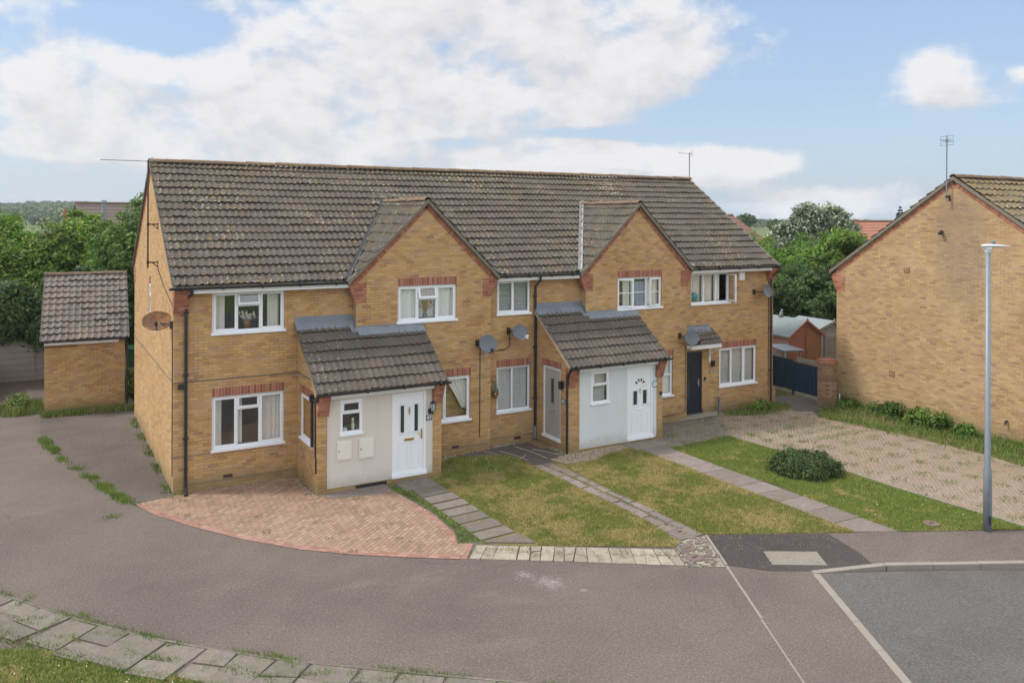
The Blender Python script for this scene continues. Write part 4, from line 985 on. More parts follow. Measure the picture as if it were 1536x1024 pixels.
for F, u, v, lab, s in ((FL2, 1.47, 1.86, 'black box lamp right of the grey beige side door', 1.2), (F0, 17.03, 1.66, 'black square lamp under the door canopy by the navy door', 1.0)):
    t = thing('wall_lamp', F.p(u, v, 0), lab, 'lamp', 'lamps beside the front doors')
    m = MB(); m.fbox(F, u-.05*s, u+.05*s, v-.08*s, v+.08*s, .03, .12); m.fbox(F, u-.06*s, u+.06*s, v+.08*s, v+.1*s, .0, .13); build('lamp_body', m, M_black, t); m = MB(); m.fbox(F, u-.035, u+.035, v-.06, v+.06, 0, .03); build('back_plate', m, M_black, t)
def plaque(F, u, v, w, h, txt, label, round_=False, base=None):
    t = thing('number_plaque', F.p(u, v, 0), label, 'house number', 'house number plaques'); m = MB()
    if round_:
        m.tube([F.p(u, v, 0), F.p(u, v, .012)], w, 20); build('plate', m, M_teal, t); m = MB(); m.tube([F.p(u, v, .012), F.p(u, v, .015)], w*.72, 20); build('plate_face', m, M_white, t)
        build('numerals', text_mb(txt, w*.9, F, u, v, .0165), M_teal, t)
    else:
        m.fbox(F, u-w/2, u+w/2, v-h/2, v+h/2, 0, .014); build('plate', m, base or M_greydish, t, bevel=.004); build('numerals', text_mb(txt, h*.95, F, u, v, .0155), M_white_mark, t)
plaque(FQ, 5.84, 1.50, .17, .14, '47', 'dark number plaque 47 under the coach lantern')
plaque(FL2, 1.50, 1.42, .20, .16, '45', 'dark number plaque 45 beside the grey beige door')
plaque(FQ, 13.17, 1.64, .105, .1, '43', 'round teal ringed number plaque right of the fanlight door', True)
plaque(F0, 17.02, 1.40, .16, .1, '41', 'grey number plaque 41 under the square lamp near the navy door', base=M_galv)
for F, u, v, lab in ((FP, 13.37, 1.30, 'black and silver doorbell on the brick pier of the white porch'), (F0, 16.72, 1.13, 'black and silver video doorbell right of the navy door')):
    t = thing('doorbell', F.p(u, v, 0), lab, 'doorbell', 'video doorbells'); m = MB(); m.fbox(F, u-.035, u+.035, v, v+.1, 0, .03); build('camera_body', m, M_black, t); m = MB(); m.fbox(F, u-.032, u+.032, v-.09, v-.002, 0, .028); build('button_plate', m, M_silver, t)
t = thing('hanging_basket', (8.62, -.1, 1.55), 'small hanging planter with teal and white flowers beside the lower blind window', 'planter')
m = MB(); m.lathe((8.62, -.13, 1.38), [(.0, 0), (.05, .02), (.085, .1), (.1, .18), (.09, .18), (0, .15)], 12); m.tube([(8.62, 0, 1.85), (8.62, -.13, 1.85), (8.62, -.13, 1.56)], .006, 4); build('pot', m, M_timber, t)
for nm, mt, k, dx in (('teal_flowers', M_teal, 16, -.04), ('white_flowers', M_flower_white, 22, .08), ('foliage', M_weed, 24, 0)):
    m = MB()
    for i in range(k): m.ball((8.62+dx+random.gauss(0, .07), -.15+random.gauss(0, .04), 1.66+random.gauss(0, .08)-(dx > .05)*.1), random.uniform(.014, .03), 3, (1, 1, .7))
    build(nm, m, mt, t)
# things in the windows
curtain('curtain', F0, .95, 1.19, 3.82, 4.68, -.17, M_curtain, 'pale curtain at the left side of the upstairs window with the dried flowers')
curtain('curtain', F0, 2.22, 2.52, 3.82, 4.68, -.17, M_curtain, 'pale curtain at the right side of the upstairs window with the dried flowers')
curtain('curtain', F0, .95, 1.13, .98, 2.14, -.17, M_curtain, 'narrow pale curtain at the left of the bottom left window')
curtain('curtain', F0, 1.5, 1.62, .98, 2.14, -.2, M_curtain, 'thin pale curtain strip in the middle of the bottom left window')
curtain('curtain', F0, 2.06, 2.54, .98, 2.14, -.17, M_curtain, 'wide pale curtain at the right of the bottom left window')
curtain('net_curtain', FB, 5.62, 6.14, 3.84, 4.68, -.15, M_net, 'net curtain in the left light of the first gable window', period=.16)
curtain('net_curtain', FB, 6.75, 7.23, 3.84, 4.68, -.15, M_net, 'net curtain in the right light of the first gable window', period=.16)
curtain('net_curtain', FB, 6.16, 6.74, 3.84, 4.4, -.24, M_net, 'net curtain behind the dried grass vase', period=.16)
curtain('curtain', FB, 6.98, 7.66, 1.25, 2.1, -.15, M_net, 'white swagged curtain in the window beside the cream porch', gather=.8, period=.13)
curtain('net_curtain', FB, 13.14, 13.42, 3.82, 4.62, -.15, M_curtain, 'pale curtain in the left light of the second gable window')
curtain('draped_cloth', FB, 13.45, 14.02, 3.82, 4.56, -.12, M_bluecloth, 'blue grey cloth hung across the middle of the second gable window', 'cloth', period=.2, amp=.03)
curtain('curtain', FB, 14.06, 14.55, 3.82, 4.64, -.15, M_curtain, 'beige curtain in the right light of the second gable window', period=.17)
for a, b, l in ((16.16, 16.68, 'left'), (16.72, 17.22, 'middle'), (17.28, 17.55, 'right')):
    curtain('curtain', F0, a, b, 3.77, 4.66, -.2, M_curtain, f'beige curtain in the {l} light of the upstairs window standing open', period=.19)
blind(F0, 8.8, 9.8, 3.84, 4.69, -.16, 'white slatted blind in the small upstairs window above two dishes', tilt=.5)
blind(F0, 8.8, 9.8, 1.0, 2.18, -.16, 'white slatted blind in the window beside the hanging planter', tilt=.75)
blind(F0, 17.45, 19.07, .9, 2.08, -.16, 'grey slatted blind in the three light window below the alarm box', M_gblind, tilt=.8)
blind(FQ, 10.94, 11.42, 1.36, 2.16, -.12, 'slatted blind in the small window of the white porch', M_gblind, tilt=.8)
curtain('net_curtain', FB, 13.98, 15.02, .92, 2.07, -.14, M_net, 'pale net curtain in the window just right of the white porch', period=.2)
m = MB(); m.fbox(FL1, .33, 1.36, 1.12, 2.15, -.105, -.092); tag(build('roller_blind', m, plain('orange_brown_fabric', (.52, .26, .07), .8, var=.15, scale=2)), 'orange brown blind filling the side window of the cream porch', 'blind')
def vase(c, label, pot_mat, stem_mat, h, spread, n, pr=.07):
    t = thing('flower_vase', c, label, 'vase', 'ornaments on window sills'); m = MB(); m.lathe(c, [(0, 0), (pr*.6, .005), (pr, pr*1.2), (pr*.8, pr*2), (pr*.45, pr*2.4), (0, pr*2.3)], 12); build('pot', m, pot_mat, t)
    m = MB(); c = Vector(c)
    for i in range(n):
        e = c+Vector((random.gauss(0, spread), random.gauss(0, spread*.5), h*random.uniform(.6, 1))); m.tube([c+Vector((0, 0, pr*2)), (c+e)/2+Vector((0, 0, h*.2)), e], [.004, .004, .003], 4); m.ball(e, random.uniform(.012, .03), 3, (1, 1, 1.8))
    build('stems', m, stem_mat, t)
vase((1.75, .3, 3.78), 'small vase of pale dried flowers in the top left window', M_timber, M_flower_white, .42, .12, 40, .1)
vase((6.42, -.12, 3.80), 'vase of golden dried grass in the first gable window', M_galv, M_straw, .5, .09, 40)
t = thing('ornament', (3.85, -1.55, 1.40), 'white figure ornament in the small window of the cream porch', 'ornament', 'ornaments on window sills'); m = MB(); m.lathe((3.87, -1.58, 1.38), [(0, 0), (.05, 0), (.03, .06), (.045, .16), (.02, .22), (.035, .26), (.03, .31), (0, .33)], 10); build('figure', m, M_flower_white, t); m = MB(); m.box((3.8, -1.62, 1.365), (3.94, -1.54, 1.385)); build('plinth', m, M_white, t)
m = MB(); m.ball((3.66, -1.58, 1.44), .07, 8, (1, 1, .8)); tag(build('bowl', m, M_lampwhite), 'pale round bowl left of the white figure in the cream porch window', 'bowl')
m = MB(); m.ball((16.36, .16, 3.93), .15, 10); tag(build('glass_ball', m, M_teal, smooth=True), 'teal glass ball on the sill of the open upstairs window', 'ornament')
t = thing('ornament', (6.55, -.13, .97), 'white flower ornament low in the window beside the cream porch', 'ornament', 'ornaments on window sills'); m = MB(); m.lathe((6.55, -.1, .98), [(0, 0), (.06, .0), (.08, .1), (.05, .16), (0, .16)], 10); build('pot', m, M_white, t); m = MB()
for i in range(26): m.ball((6.55+random.gauss(0, .08), -.1+random.gauss(0, .05), 1.24+random.gauss(0, .08)), .03, 3)
build('flowers', m, M_flower_white, t)
m = MB(); m.box((9.6, -1.0, .018), (9.97, -.2, .045)); tag(build('door_mat', m, M_mat), 'brown coir mat in front of the grey beige side door', 'mat')
m = MB(); m.box((17.2, -.2, -.02), (17.27, -.13, .52)); m.box((17.19, -.21, .52), (17.28, -.12, .535)); tag(build('marker_post', m, M_galv), 'short grey post in front of the wall right of the navy door', 'post')

# ================================================================== NEIGHBOUR HOUSE
NX, NY0, NY1, NRY, NRZ, NM = 22.1, -.97, -9.73, -5.35, 7.86, .69
nb = thing('detached_house', (NX, NRY, 0), 'buff brick house with a windowless gable end behind the lamp post', 'house')
def nz(y): return NRZ-NM*abs(y-NRY)
FN_ = leftface(NX); NXE = 34.
cuts = [((NX, NRY, NRZ-.04), (0, NM, 1)), ((NX, NRY, NRZ-.04), (0, -NM, 1))]
w = wall(FN_, -NY0, -NY1, -.3, 8.2, cuts=cuts); wall(front(NY1), NX, NXE, -.3, 4.8, mb=w); wall(Frame((0, NY0, 0), (-1, 0, 0), (0, 1, 0)), -NXE, -NX, -.3, 4.8, mb=w)
wall(Frame((NXE, 0, 0), (0, 1, 0), (1, 0, 0)), NY1, NY0, -.3, 8.2, cuts=cuts, mb=w); build('wall', w, M_brick2, nb)
e0, e1 = NY0+.27, NY1-.27; m = slab((NX-.03, e1, nz(e1)), (NXE, e1, nz(e1)), (NXE, NRY, NRZ), (NX-.03, NRY, NRZ), .05); slab((NXE, e0, nz(e0)), (NX-.03, e0, nz(e0)), (NX-.03, NRY, NRZ), (NXE, NRY, NRZ), .05, m)
nr = build('roof', m, M_verge, nb); ls = math.hypot(e0-NRY, NRZ-nz(e0))
tile_obj('roof_tiles', tiles((NX-.07, e1, nz(e1)), (1, 0, 0), (0, 1, NM), NXE-NX+.07, ls, period=.3, amp=.024, seed=41), M_tile_nb, nr)
tile_obj('roof_tiles', tiles((NXE, e0, nz(e0)), (-1, 0, 0), (0, -1, NM), NXE-NX+.07, ls, period=.3, amp=.024, seed=42), M_tile_nb, nr)
m = MB(); ridge_tiles(m, (NX-.08, NRY, NRZ), (NXE, NRY, NRZ), .125); build('ridge', m, M_ridge, nb)
m = MB(); rb = MB()
for e in (e0, e1):
    m.extr([(NX-.08, e, nz(e)-.06), (NX-.08, NRY, NRZ-.06), (NX-.08, NRY, NRZ+.05), (NX-.08, e, nz(e)+.05)], (.09, 0, 0)); rake_bricks(rb, (NX, e*.98+NRY*.02, nz(e)-.06), (NX, NRY, NRZ-.10), (-1, 0, 0), .115)
build('verge', m, M_verge, nb); build('verge_bricks', rb, M_soldier, nb)
m = MB(); kneeler(m, FN_, -NY0, nz(e0)-.07, 8, .24, .34, -1); kneeler(m, FN_, -NY1, nz(e1)-.07, 8, .24, .34, 1); build('kneeler', m, M_red, nb)
m = MB(); gutter(m, (NX-.1, e1-.06, nz(e1)), (NXE, e1-.06, nz(e1))); gutter(m, (NXE, e0+.06, nz(e0)), (NX-.1, e0+.06, nz(e0))); build('gutter', m, M_black, nb)
m = MB()
for y, z in ((-3.73, 4.89), (-3.2, 1.39)): m.fbox(FN_, -y-.1, -y+.1, z-.09, z+.09, -.02, .02)
build('air_brick', m, M_pier, nb)
m = MB(); m.tube([FN_.p(7.02, .62, 0), FN_.p(7.02, .62, .08), FN_.p(7.02, .52, .1)], .03, 8); build('overflow_pipe', m, M_black, nb)
t = thing('security_camera', FN_.p(4.95, 6.17, 0), 'small dark camera high on the neighbour gable below the aerial', 'camera'); m = MB(); m.tube([FN_.p(4.95, 6.17, 0), FN_.p(4.95, 6.17, .1)], .05, 10); build('mount', m, M_dark_metal, t); m = MB(); m.ball(FN_.p(4.97, 6.14, .13), .065, 8); build('lens_housing', m, M_black, t)
aerial((NX-.16, -5.2, 7.1), 7.1, 9.15, (-.3, .1, 0), [(7.28, NX, -5.2)], 'aerial with two square loops on a tall pole on the neighbour gable', 'loop')

# ================================================================== GARAGE (rotated a little)
ga = thing('brick_garage', (-2.57, 10.42, 0), 'small brick garage with a steep grey brown tiled roof left of the terrace', 'garage', rz=R_(-3.2))
gw, gd, ge, gr_ = 2.42, 5.5, 2.42, 4.42; gm = (gr_-ge)/(gd/2+.12)
cuts = [((0, gd/2, gr_-.05), (0, -gm, 1)), ((0, gd/2, gr_-.05), (0, gm, 1))]
w = wall(front(0), 0, gw, -.2, ge); wall(leftface(0), -gd, 0, -.2, 5, cuts=cuts, mb=w); wall(Frame((gw, 0, 0), (0, 1, 0), (1, 0, 0)), 0, gd, -.2, 5, cuts=cuts, mb=w); wall(Frame((0, gd, 0), (-1, 0, 0), (0, 1, 0)), -gw, 0, -.2, ge, mb=w)
build('wall', w, M_brick3, ga, world=False)
m = slab((-.1, -.12, ge), (gw+.1, -.12, ge), (gw+.1, gd/2, gr_), (-.1, gd/2, gr_), .05); slab((gw+.1, gd+.12, ge), (-.1, gd+.12, ge), (-.1, gd/2, gr_), (gw+.1, gd/2, gr_), .05, m); grf = build('roof', m, M_verge, ga, world=False)
Lg = math.hypot(gd/2+.12, gr_-ge); gl_ = Vector(ga.location)
def loc_tiles(T): return (T[0]+np.array(gl_), T[1], T[2])
tile_obj('roof_tiles', loc_tiles(tiles((-.13, -.14, ge), (1, 0, 0), (0, gd/2+.12, gr_-ge), gw+.26, Lg, gauge=.31, period=.2, amp=.022, jit=.012, seed=51)), M_tile_garage, grf)
tile_obj('roof_tiles', loc_tiles(tiles((gw+.13, gd+.14, ge), (-1, 0, 0), (0, -(gd/2+.12), gr_-ge), gw+.26, Lg, gauge=.31, period=.2, amp=.022, seed=52)), M_tile_garage, grf)
m = MB(); ridge_tiles(m, (-.14, gd/2, gr_), (gw+.14, gd/2, gr_), .1, .4); build('ridge', m, M_ridge, ga, world=False)
m = MB()
for x in (-.13, gw+.05):
    for y in (-.12, gd+.12): m.extr([(x, y, ge-.05), (x, gd/2, gr_-.05), (x, gd/2, gr_+.03), (x, y, ge+.03)], (.08, 0, 0))
build('verge', m, M_verge, ga, world=False)
m = MB(); gutter(m, (-.15, -.2, ge+.01), (gw+.2, -.2, ge+.01), .045); m.tube([(gw+.06, -.19, ge), (gw+.06, -.05, ge-.2), (gw+.06, -.05, .1)], .03, 8); build('gutter', m, M_black, ga, world=False)
m = MB(); m.box((.0, -.125, ge-.13), (gw-.2, -.10, ge-.02)); build('fascia', m, M_white, ga, world=False)
m = MB(); m.box((0, -.008, ge-.24), (gw*.4, .01, ge-.14)); build('timber_strip', m, M_timber, ga, world=False)

# ================================================================== REAR LEFT: panel fence, car, bin, gate
pf = thing('concrete_panel_fence', (-3., 17.3, 0), 'grey concrete panel fence under the ivy left of the garage', 'fence')
for i, x in enumerate((-8.6, -6.7, -4.8, -2.9, -1.0)):
    m = MB(); m.box((x-.06, 17.2, -.2), (x+.06, 17.36, 1.75)); build('post', m, M_concrete, pf)
    if i < 4:
        m = MB()
        for k in range(7): m.box((x+.06, 17.25+.006*(k % 2), -.1+k*.25), (x+1.84, 17.31-.006*(k % 2), .14+k*.25))
        build('panel', m, M_concrete, pf)
car = thing('parked_car', (-5.05, 15.55, 0), 'maroon car parked at the far left edge by the grey panel fence', 'car', rz=R_(90))
def profile(mb, pts, y0, y1): mb.extr([(x, y0, z) for x, z in pts], (0, y1-y0, 0))
m = MB(); profile(m, [(-1.95, .3), (1.9, .3), (1.98, .55), (1.9, .78), (1.0, .93), (.35, 1.36), (-.2, 1.45), (-1.2, 1.43), (-1.75, 1.0), (-1.98, .9), (-2.0, .5)], -.84, .84); build('body', m, M_car, car, world=False, bevel=.06)
m = MB()
for y in (-.845, .83): profile(m, [(.8, .95), (.28, 1.32), (-.2, 1.39), (-1.15, 1.37), (-1.5, 1.0)], y, y+.015)
m.extr([(-1.27, -.65, 1.36), (-1.27, .65, 1.36), (-1.74, .7, 1.03), (-1.74, -.7, 1.03)], (-.03, 0, .01)); build('side_window', m, M_door_glass, car, world=False)
for x in (-1.25, 1.2):
    for y in (-.86, .86):
        m = MB(); m.tube([(x, y-.1, .31), (x, y+.1, .31)], .31, 18); wh = build('wheel', m, M_rubber, car, world=False); m = MB(); m.tube([(x, y-.108, .31), (x, y+.108, .31)], .19, 14); build('hub', m, M_silver, wh, world=False)
for y in (-.65, .65):
    m = MB(); m.box((-2.01, y-.12, .75), (-1.93, y+.12, .95)); build('tail_light', m, M_red, car, world=False); m = MB(); m.box((1.85, y-.15, .62), (1.985, y+.15, .76)); build('headlight', m, M_lampwhite, car, world=False)
gf = thing('timber_gate', (.6, 12.4, 0), 'low grey timber gate between the garage and the end wall', 'gate'); m = MB()
for i in range(14): m.box((-.25+i*.13, 12.38, .04), (-.25+i*.13+.122, 12.4, 1.0+.004*(i % 3)))
build('boards', m, M_wood_grey, gf); m = MB()
for z in (.2, .85): m.box((-.25, 12.4, z), (1.57, 12.44, z+.08))
build('rail', m, M_wood_grey, gf)
wb = thing('wheelie_bin', (.62, 14.0, 0), 'green wheelie bin behind the low grey timber gate', 'bin'); m = MB(); m.extr([(.34, 13.7, .08), (.9, 13.7, .08), (.96, 13.65, 1.45), (.26, 13.65, 1.45)], (0, .6, 0)); build('body', m, M_green_plastic, wb); m = MB(); m.extr([(.24, 13.6, 1.45), (.98, 13.6, 1.45), (.98, 14.3, 1.52), (.24, 14.3, 1.52)], (0, 0, .05)); build('lid', m, M_green_plastic, wb, bevel=.015)
m = MB(); m.tube([(.3, 14.2, .12), (.92, 14.2, .12)], .11, 12); build('wheel', m, M_rubber, wb)

# ================================================================== RIGHT: pier, blue fence, sheds
pr = thing('brick_pier', (21.22, -1.3, 0), 'short weathered brick pier with a red brick top beside the blue fence', 'pier'); m = MB(); m.box((20.98, -1.52, -.1), (21.44, -1.08, 1.52)); build('shaft', m, M_pier, pr); m = MB(); m.box((20.95, -1.55, 1.52), (21.47, -1.05, 1.595)); m.box((20.97, -1.53, 1.595), (21.45, -1.07, 1.66)); build('coping', m, M_red, pr)
m = MB(); m.tube([(21.62, -1.5, 0), (21.62, -1.5, .42), (21.56, -1.55, .44)], .018, 6); tag(build('standpipe', m, M_white), 'thin white pipe standing right of the brick pier', 'pipe')
bf = thing('blue_fence', (21.6, .5, 0), 'dark blue boarded fence between the terrace and the neighbour house', 'fence')
for x0, y0, x1, y1, zb, zt in ((21.55, -1.0, 21.72, .62, .16, 1.22), (21.72, .66, 21.9, 2.6, .18, 1.3), (21.9, 2.64, 22.1, 4.6, .18, 1.3)):
    m = MB(); L = math.hypot(x1-x0, y1-y0); n = int(L/.1); dx, dy = (x1-x0)/n, (y1-y0)/n
    for i in range(n):
        o = .012*(i % 2); j = random.uniform(-.008, .008); q = Vector((x0+dx*i-o, y0+dy*i, 0)); r = Vector((x0+dx*(i+.98)-o, y0+dy*(i+.98), 0)); m.extr([q+Vector((0, 0, zb)), r+Vector((0, 0, zb)), r+Vector((0, 0, zt+j)), q+Vector((0, 0, zt+j))], (.02, 0, 0))
    build('fence_panel', m, M_fence_blue, bf)
    m = MB(); m.extr([(x0, y0, -.1), (x1, y1, -.1), (x1, y1, .1), (x0, y0, .1)], (.05, 0, 0)); build('gravel_board', m, M_concrete, bf)
    m = MB(); m.box((x1-.03, y1-.02, -.1), (x1+.05, y1+.06, zt+.02)); build('post', m, M_fence_blue, bf)
m = MB(); m.extr([(21.66, -.95, 1.24), (21.8, .55, 1.24), (21.8, .55, 1.40), (21.66, -.95, 1.40)], (.03, 0, 0)); build('top_rail', m, M_wood_grey, bf)
def shed(loc, w, d, he, hr, rz, label, clad, roofm, door=True, side=None):
    t = thing('garden_shed', loc, label, 'shed', 'garden sheds', rz=rz); m = MB(); n = int(he/.13)
    mb2 = MB()
    for i in range(n):
        z0, z1 = i*he/n, (i+1)*he/n
        m.extr([(0, -.02, z0), (w, -.02, z0), (w, 0, z1), (0, 0, z1)], (0, .03, 0)); m.extr([(0, d-.01, z0), (w, d-.01, z0), (w, d-.03, z1), (0, d-.03, z1)], (0, .02, 0)); m.extr([(w+.02, 0, z0), (w+.02, d, z0), (w, d, z1), (w, 0, z1)], (-.03, 0, 0))
        mb2.extr([(-.02, 0, z0), (-.02, d, z0), (0, d, z1), (0, 0, z1)], (.03, 0, 0))
    g = max(2, int((hr-he)/.13))
    for i in range(g):
        a, b = i/g, (i+1)/g
        for y in (-.02, d-.01): m.extr([(w/2*a, y, he+(hr-he)*a), (w-w/2*a, y, he+(hr-he)*a), (w-w/2*b-.001, y+.02, he+(hr-he)*b), (w/2*b+.001, y+.02, he+(hr-he)*b)], (0, .02, 0))
    build('wall', m, clad, t, world=False); build('side_wall', mb2, side or clad, t, world=False)
    o = .12; sl_ = (hr-he)/(w/2); m = MB()
    m.extr([(-o, -o, he-o*sl_), (w/2, -o, hr+.02), (w/2, -o, hr-.03), (-o, -o, he-o*sl_-.05)], (0, d+2*o, 0)); m.extr([(w+o, -o, he-o*sl_), (w/2, -o, hr+.02), (w/2, -o, hr-.03), (w+o, -o, he-o*sl_-.05)], (0, d+2*o, 0)); build('roof', m, roofm, t, world=False)
    m = MB()
    for s in (0, 1):
        x0 = -o if s == 0 else w+o; m.extr([(x0, -o-.02, he-o*sl_-.1), (w/2, -o-.02, hr-.07), (w/2, -o-.02, hr+.03), (x0, -o-.02, he-o*sl_+.0)], (0, .02, 0))
    m.lathe((w/2, -o-.01, hr), [(.04, -.05), (.045, .03), (0, .12)], 6); build('bargeboard', m, clad if door else M_wood_grey, t, world=False)
    if door:
        m = MB(); x0 = w*.5
        for i in range(7): m.box((x0+.02+i*.11, -.045, .05), (x0+.02+i*.11+.105, -.022, he+.02)); 
        dd = build('door', m, M_cedar_door, t, world=False); m = MB(); m.box((x0+.05, -.06, he*.55), (x0+.08, -.045, he*.62)); build('handle', m, M_dark_metal, dd, world=False)
    return t
sh = shed((23.62, 2.55, 0), 1.72, 2.5, 1.86, 2.42, R_(-5), 'orange brown timber shed with a grey green roof behind the blue fence', M_cedar, M_felt, side=M_pinkclad)
shed((26.9, 4.1, 0), 2.2, 1.9, 1.62, 2.0, R_(-5), 'shed with a pale grey felt roof right of the orange brown shed', M_wood_grey, M_felt, door=False)
bd = thing('pigeon', (24.35, 4.0, 2.42), 'grey pigeon sitting on the ridge of the orange brown shed', 'bird')
m = MB(); m.ball((24.5, 3.75, 2.53), .1, 8, (.75, .75, 1.25)); m.ball((24.48, 3.7, 2.68), .05, 8); m.tube([(24.5, 3.78, 2.5), (24.53, 3.9, 2.40)], [.05, .03], 6); build('body', m, M_bird, bd, smooth=True)
m = MB(); m.tube([(24.47, 3.66, 2.68), (24.455, 3.62, 2.675)], [.012, .004], 5); build('beak', m, M_dark_metal, bd)
st = thing('log_store', (23.1, 2.0, 0), 'low store with a flat grey lid just behind the blue fence', 'store'); m = MB(); m.box((22.4, 1.75, 0), (23.45, 2.5, .1))
for x in (22.42, 23.37): m.box((x, 1.77, .1), (x+.06, 1.83, 1.36)); m.box((x, 2.42, .1), (x+.06, 2.48, 1.45))
build('frame', m, M_wood_grey, st); m = MB(); m.extr([(22.3, 1.65, 1.4), (23.5, 1.65, 1.34), (23.5, 2.6, 1.46), (22.3, 2.6, 1.52)], (0, 0, .05)); build('lid', m, M_lead, st); m = MB(); m.box((22.5, 2.44, .1), (23.4, 2.47, 1.3)); build('back_panel', m, M_curtain, st)
rf = thing('timber_fence', (27, 2.3, 0), 'weathered timber fence panels right of the orange brown shed', 'fence')
for i in range(3):
    x = 25.5+i*1.85; m = MB()
    for k in range(11): m.box((x+.05, 2.3+.012*(k % 2), .12+k*.145), (x+1.8, 2.32+.012*(k % 2), .12+k*.145+.15))
    build('fence_panel', m, M_wood_grey, rf); m = MB(); m.box((x-.05, 2.28, -.1), (x+.05, 2.38, 1.75)); build('post', m, M_wood_grey, rf)
m = MB(); m.box((25.4, 2.3, -.15), (31, 2.36, .12)); build('gravel_board', m, M_concrete, rf)

# ================================================================== STREET LAMP
lp = thing('street_lamp', (14.65, -10.8, 0), 'tall galvanised street lamp post at the back of the footway', 'street lamp'); x, y = 14.65, -10.8
m = MB(); m.tube([(x, y, -.1), (x, y, 1.28), (x, y, 1.36), (x-.02, y, 5.92)], [.084, .082, .062, .05], 16); build('pole', m, M_galv, lp, smooth=True)
m = MB(); m.extr([(x+.083*math.sin(a), y-.083*math.cos(a)-.006, z) for a, z in ((-.4, .35), (.4, .35), (.4, .9), (-.4, .9))], (0, .01, 0)); build('service_door', m, M_galv, lp); m = MB(); m.extr([(x+.085*math.sin(a)-.03, y-.085*math.cos(a)-.008, z) for a, z in ((-.5, .16), (.2, .16), (.2, .34), (-.5, .34))], (0, .01, 0)); build('label_plate', m, M_dark_metal, lp)
hd = Vector((.867, -.498, 0)); hs = Vector((.498, .867, 0)); c = Vector((x-.02, y, 5.98)); m = MB(); prof = [(-.13, .055, .05), (-.06, .085, .075), (.08, .1, .075), (.22, .09, .055), (.34, .06, .035), (.46, .015, .02)]; vs = []; fs = []
for d, hw, hh in prof:
    for k in range(10):
        q = 2*math.pi*k/10; vs.append(c+hd*d+hs*(hw*math.cos(q))+Vector((0, 0, .05+hh*.55*math.sin(q)*(1 if math.sin(q) > 0 else .55))))
for i in range(5): fs += [(i*10+k, i*10+(k+1) % 10, (i+1)*10+(k+1) % 10, (i+1)*10+k) for k in range(10)]
fs += [tuple(range(9, -1, -1)), tuple(range(50, 60))]; m.add(vs, fs); build('lamp_head', m, M_lampwhite, lp, smooth=True)
m = MB(); m.lathe(c, [(.05, -.1), (.062, -.08), (.085, .0), (.08, .03)], 12); build('collar', m, M_lampwhite, lp)
m = MB(); m.lathe(c+hd*.1+Vector((0, 0, .085)), [(.045, 0), (.045, .05), (.055, .055), (.05, .075), (0, .08)], 10); build('photocell', m, M_galv, lp)
m = MB(); m.extr([c+hd*.06+hs*.06+Vector((0, 0, .018)), c+hd*.36+hs*.04+Vector((0, 0, .028)), c+hd*.36-hs*.04+Vector((0, 0, .028)), c+hd*.06-hs*.06+Vector((0, 0, .018))], (0, 0, -.008)); build('lens', m, M_frost, lp)

# ================================================================== GROUND
def poly(name, pts, z, mat, kind='structure'):
    b = bmesh.new(); f = b.faces.new([b.verts.new((p[0], p[1], p[2] if len(p) > 2 else z)) for p in pts])
    if f.normal.z < 0: f.normal_flip()
    bmesh.ops.triangulate(b, faces=b.faces[:]); b.normal_update()
    for f in b.faces:
        if f.normal.z < 0: f.normal_flip()
    me = bpy.data.meshes.new(name); b.to_mesh(me); b.free(); o = finish(name, me, mat, None); return tag(o, kind=kind)
K = 96; poly('ground', [(1700*math.cos(2*math.pi*k/K), 1700*math.sin(2*math.pi*k/K)) for k in range(K)], -.3, M_field)
poly('road', [(-40, -36.4), (-5.35, -36.4), (9.74, -10.45), (11.19, -10.86), (13.66, -12.14), (40, -25.7), (40, -.6), (20.3, .4), (.2, .4), (.2, 18), (-40, 18)], 0, M_tar)
poly('road', [(9.74, -10.45, .0), (-5.35, -36.4, .0), (40, -36.4, -.1), (40, -25.7, -.1), (13.66, -12.15, -.1), (11.2, -10.9, -.09)], 0, M_tar_grey)
poly('ground', [(20.3, -.6), (40, -.6), (60, 30), (-30, 60), (-40, 18.0), (.3, 18.), (.3, 8.9), (19.8, 8.9), (20.3, .4)], -.004, M_earth)
CRACK = [(-2.68, 7.2), (-2.15, 4.44), (-1.78, 2.83), (-1.15, .57), (-.9, -.29)]
poly('driveway', [(-2.68, 10.5)]+CRACK+[(-.5, -.26), (.05, -.1), (.05, 10.4)], .004, M_tar_drive)
EDGE = [(-.9, -.25), (-.84, -.28), (-.56, -1.21), (.03, -2.31), (.84, -3.6), (1.75, -4.71), (2.57, -5.45), (3.41, -6.07), (4.38, -6.72)]
EDGE[0:2] = [(-.86, -.27)]
poly('driveway', EDGE+[(4.86, -6.09), (4.59, -5.94), (4.76, -5.47), (4.84, -4.14), (4.75, -3.3), (4.7, -2.15), (4.6, -1.6), (2.9, -1.6), (2.9, .05), (.42, .05), (-.34, -.2)], .006, M_paver)
inn = []
for i, p in enumerate(EDGE):
    a = Vector(EDGE[max(0, i-1)]); b = Vector(EDGE[min(len(EDGE)-1, i+1)]); d = (b-a).normalized(); w = .05 if i == 0 else .21; inn.append((p[0]-d.y*w, p[1]+d.x*w))
def ribbon(name, A, B, z, mat):
    m = MB()
    for i in range(len(A)-1): m.add([(*A[i], z), (*A[i+1], z), (*B[i+1], z), (*B[i], z)], [(0, 1, 2, 3)])
    o = build(name, m, mat); return tag(o, kind='structure')
ribbon('pavement', EDGE+[(4.86, -6.09)], inn+[(4.62, -5.97)], .010, M_paver_red)
poly('pavement', [(4.59, -5.94), (4.76, -5.47), (4.84, -4.14), (4.75, -3.3), (4.6, -3.3), (4.66, -4.14), (4.6, -5.4), (4.43, -5.9)], .010, M_paver_red)
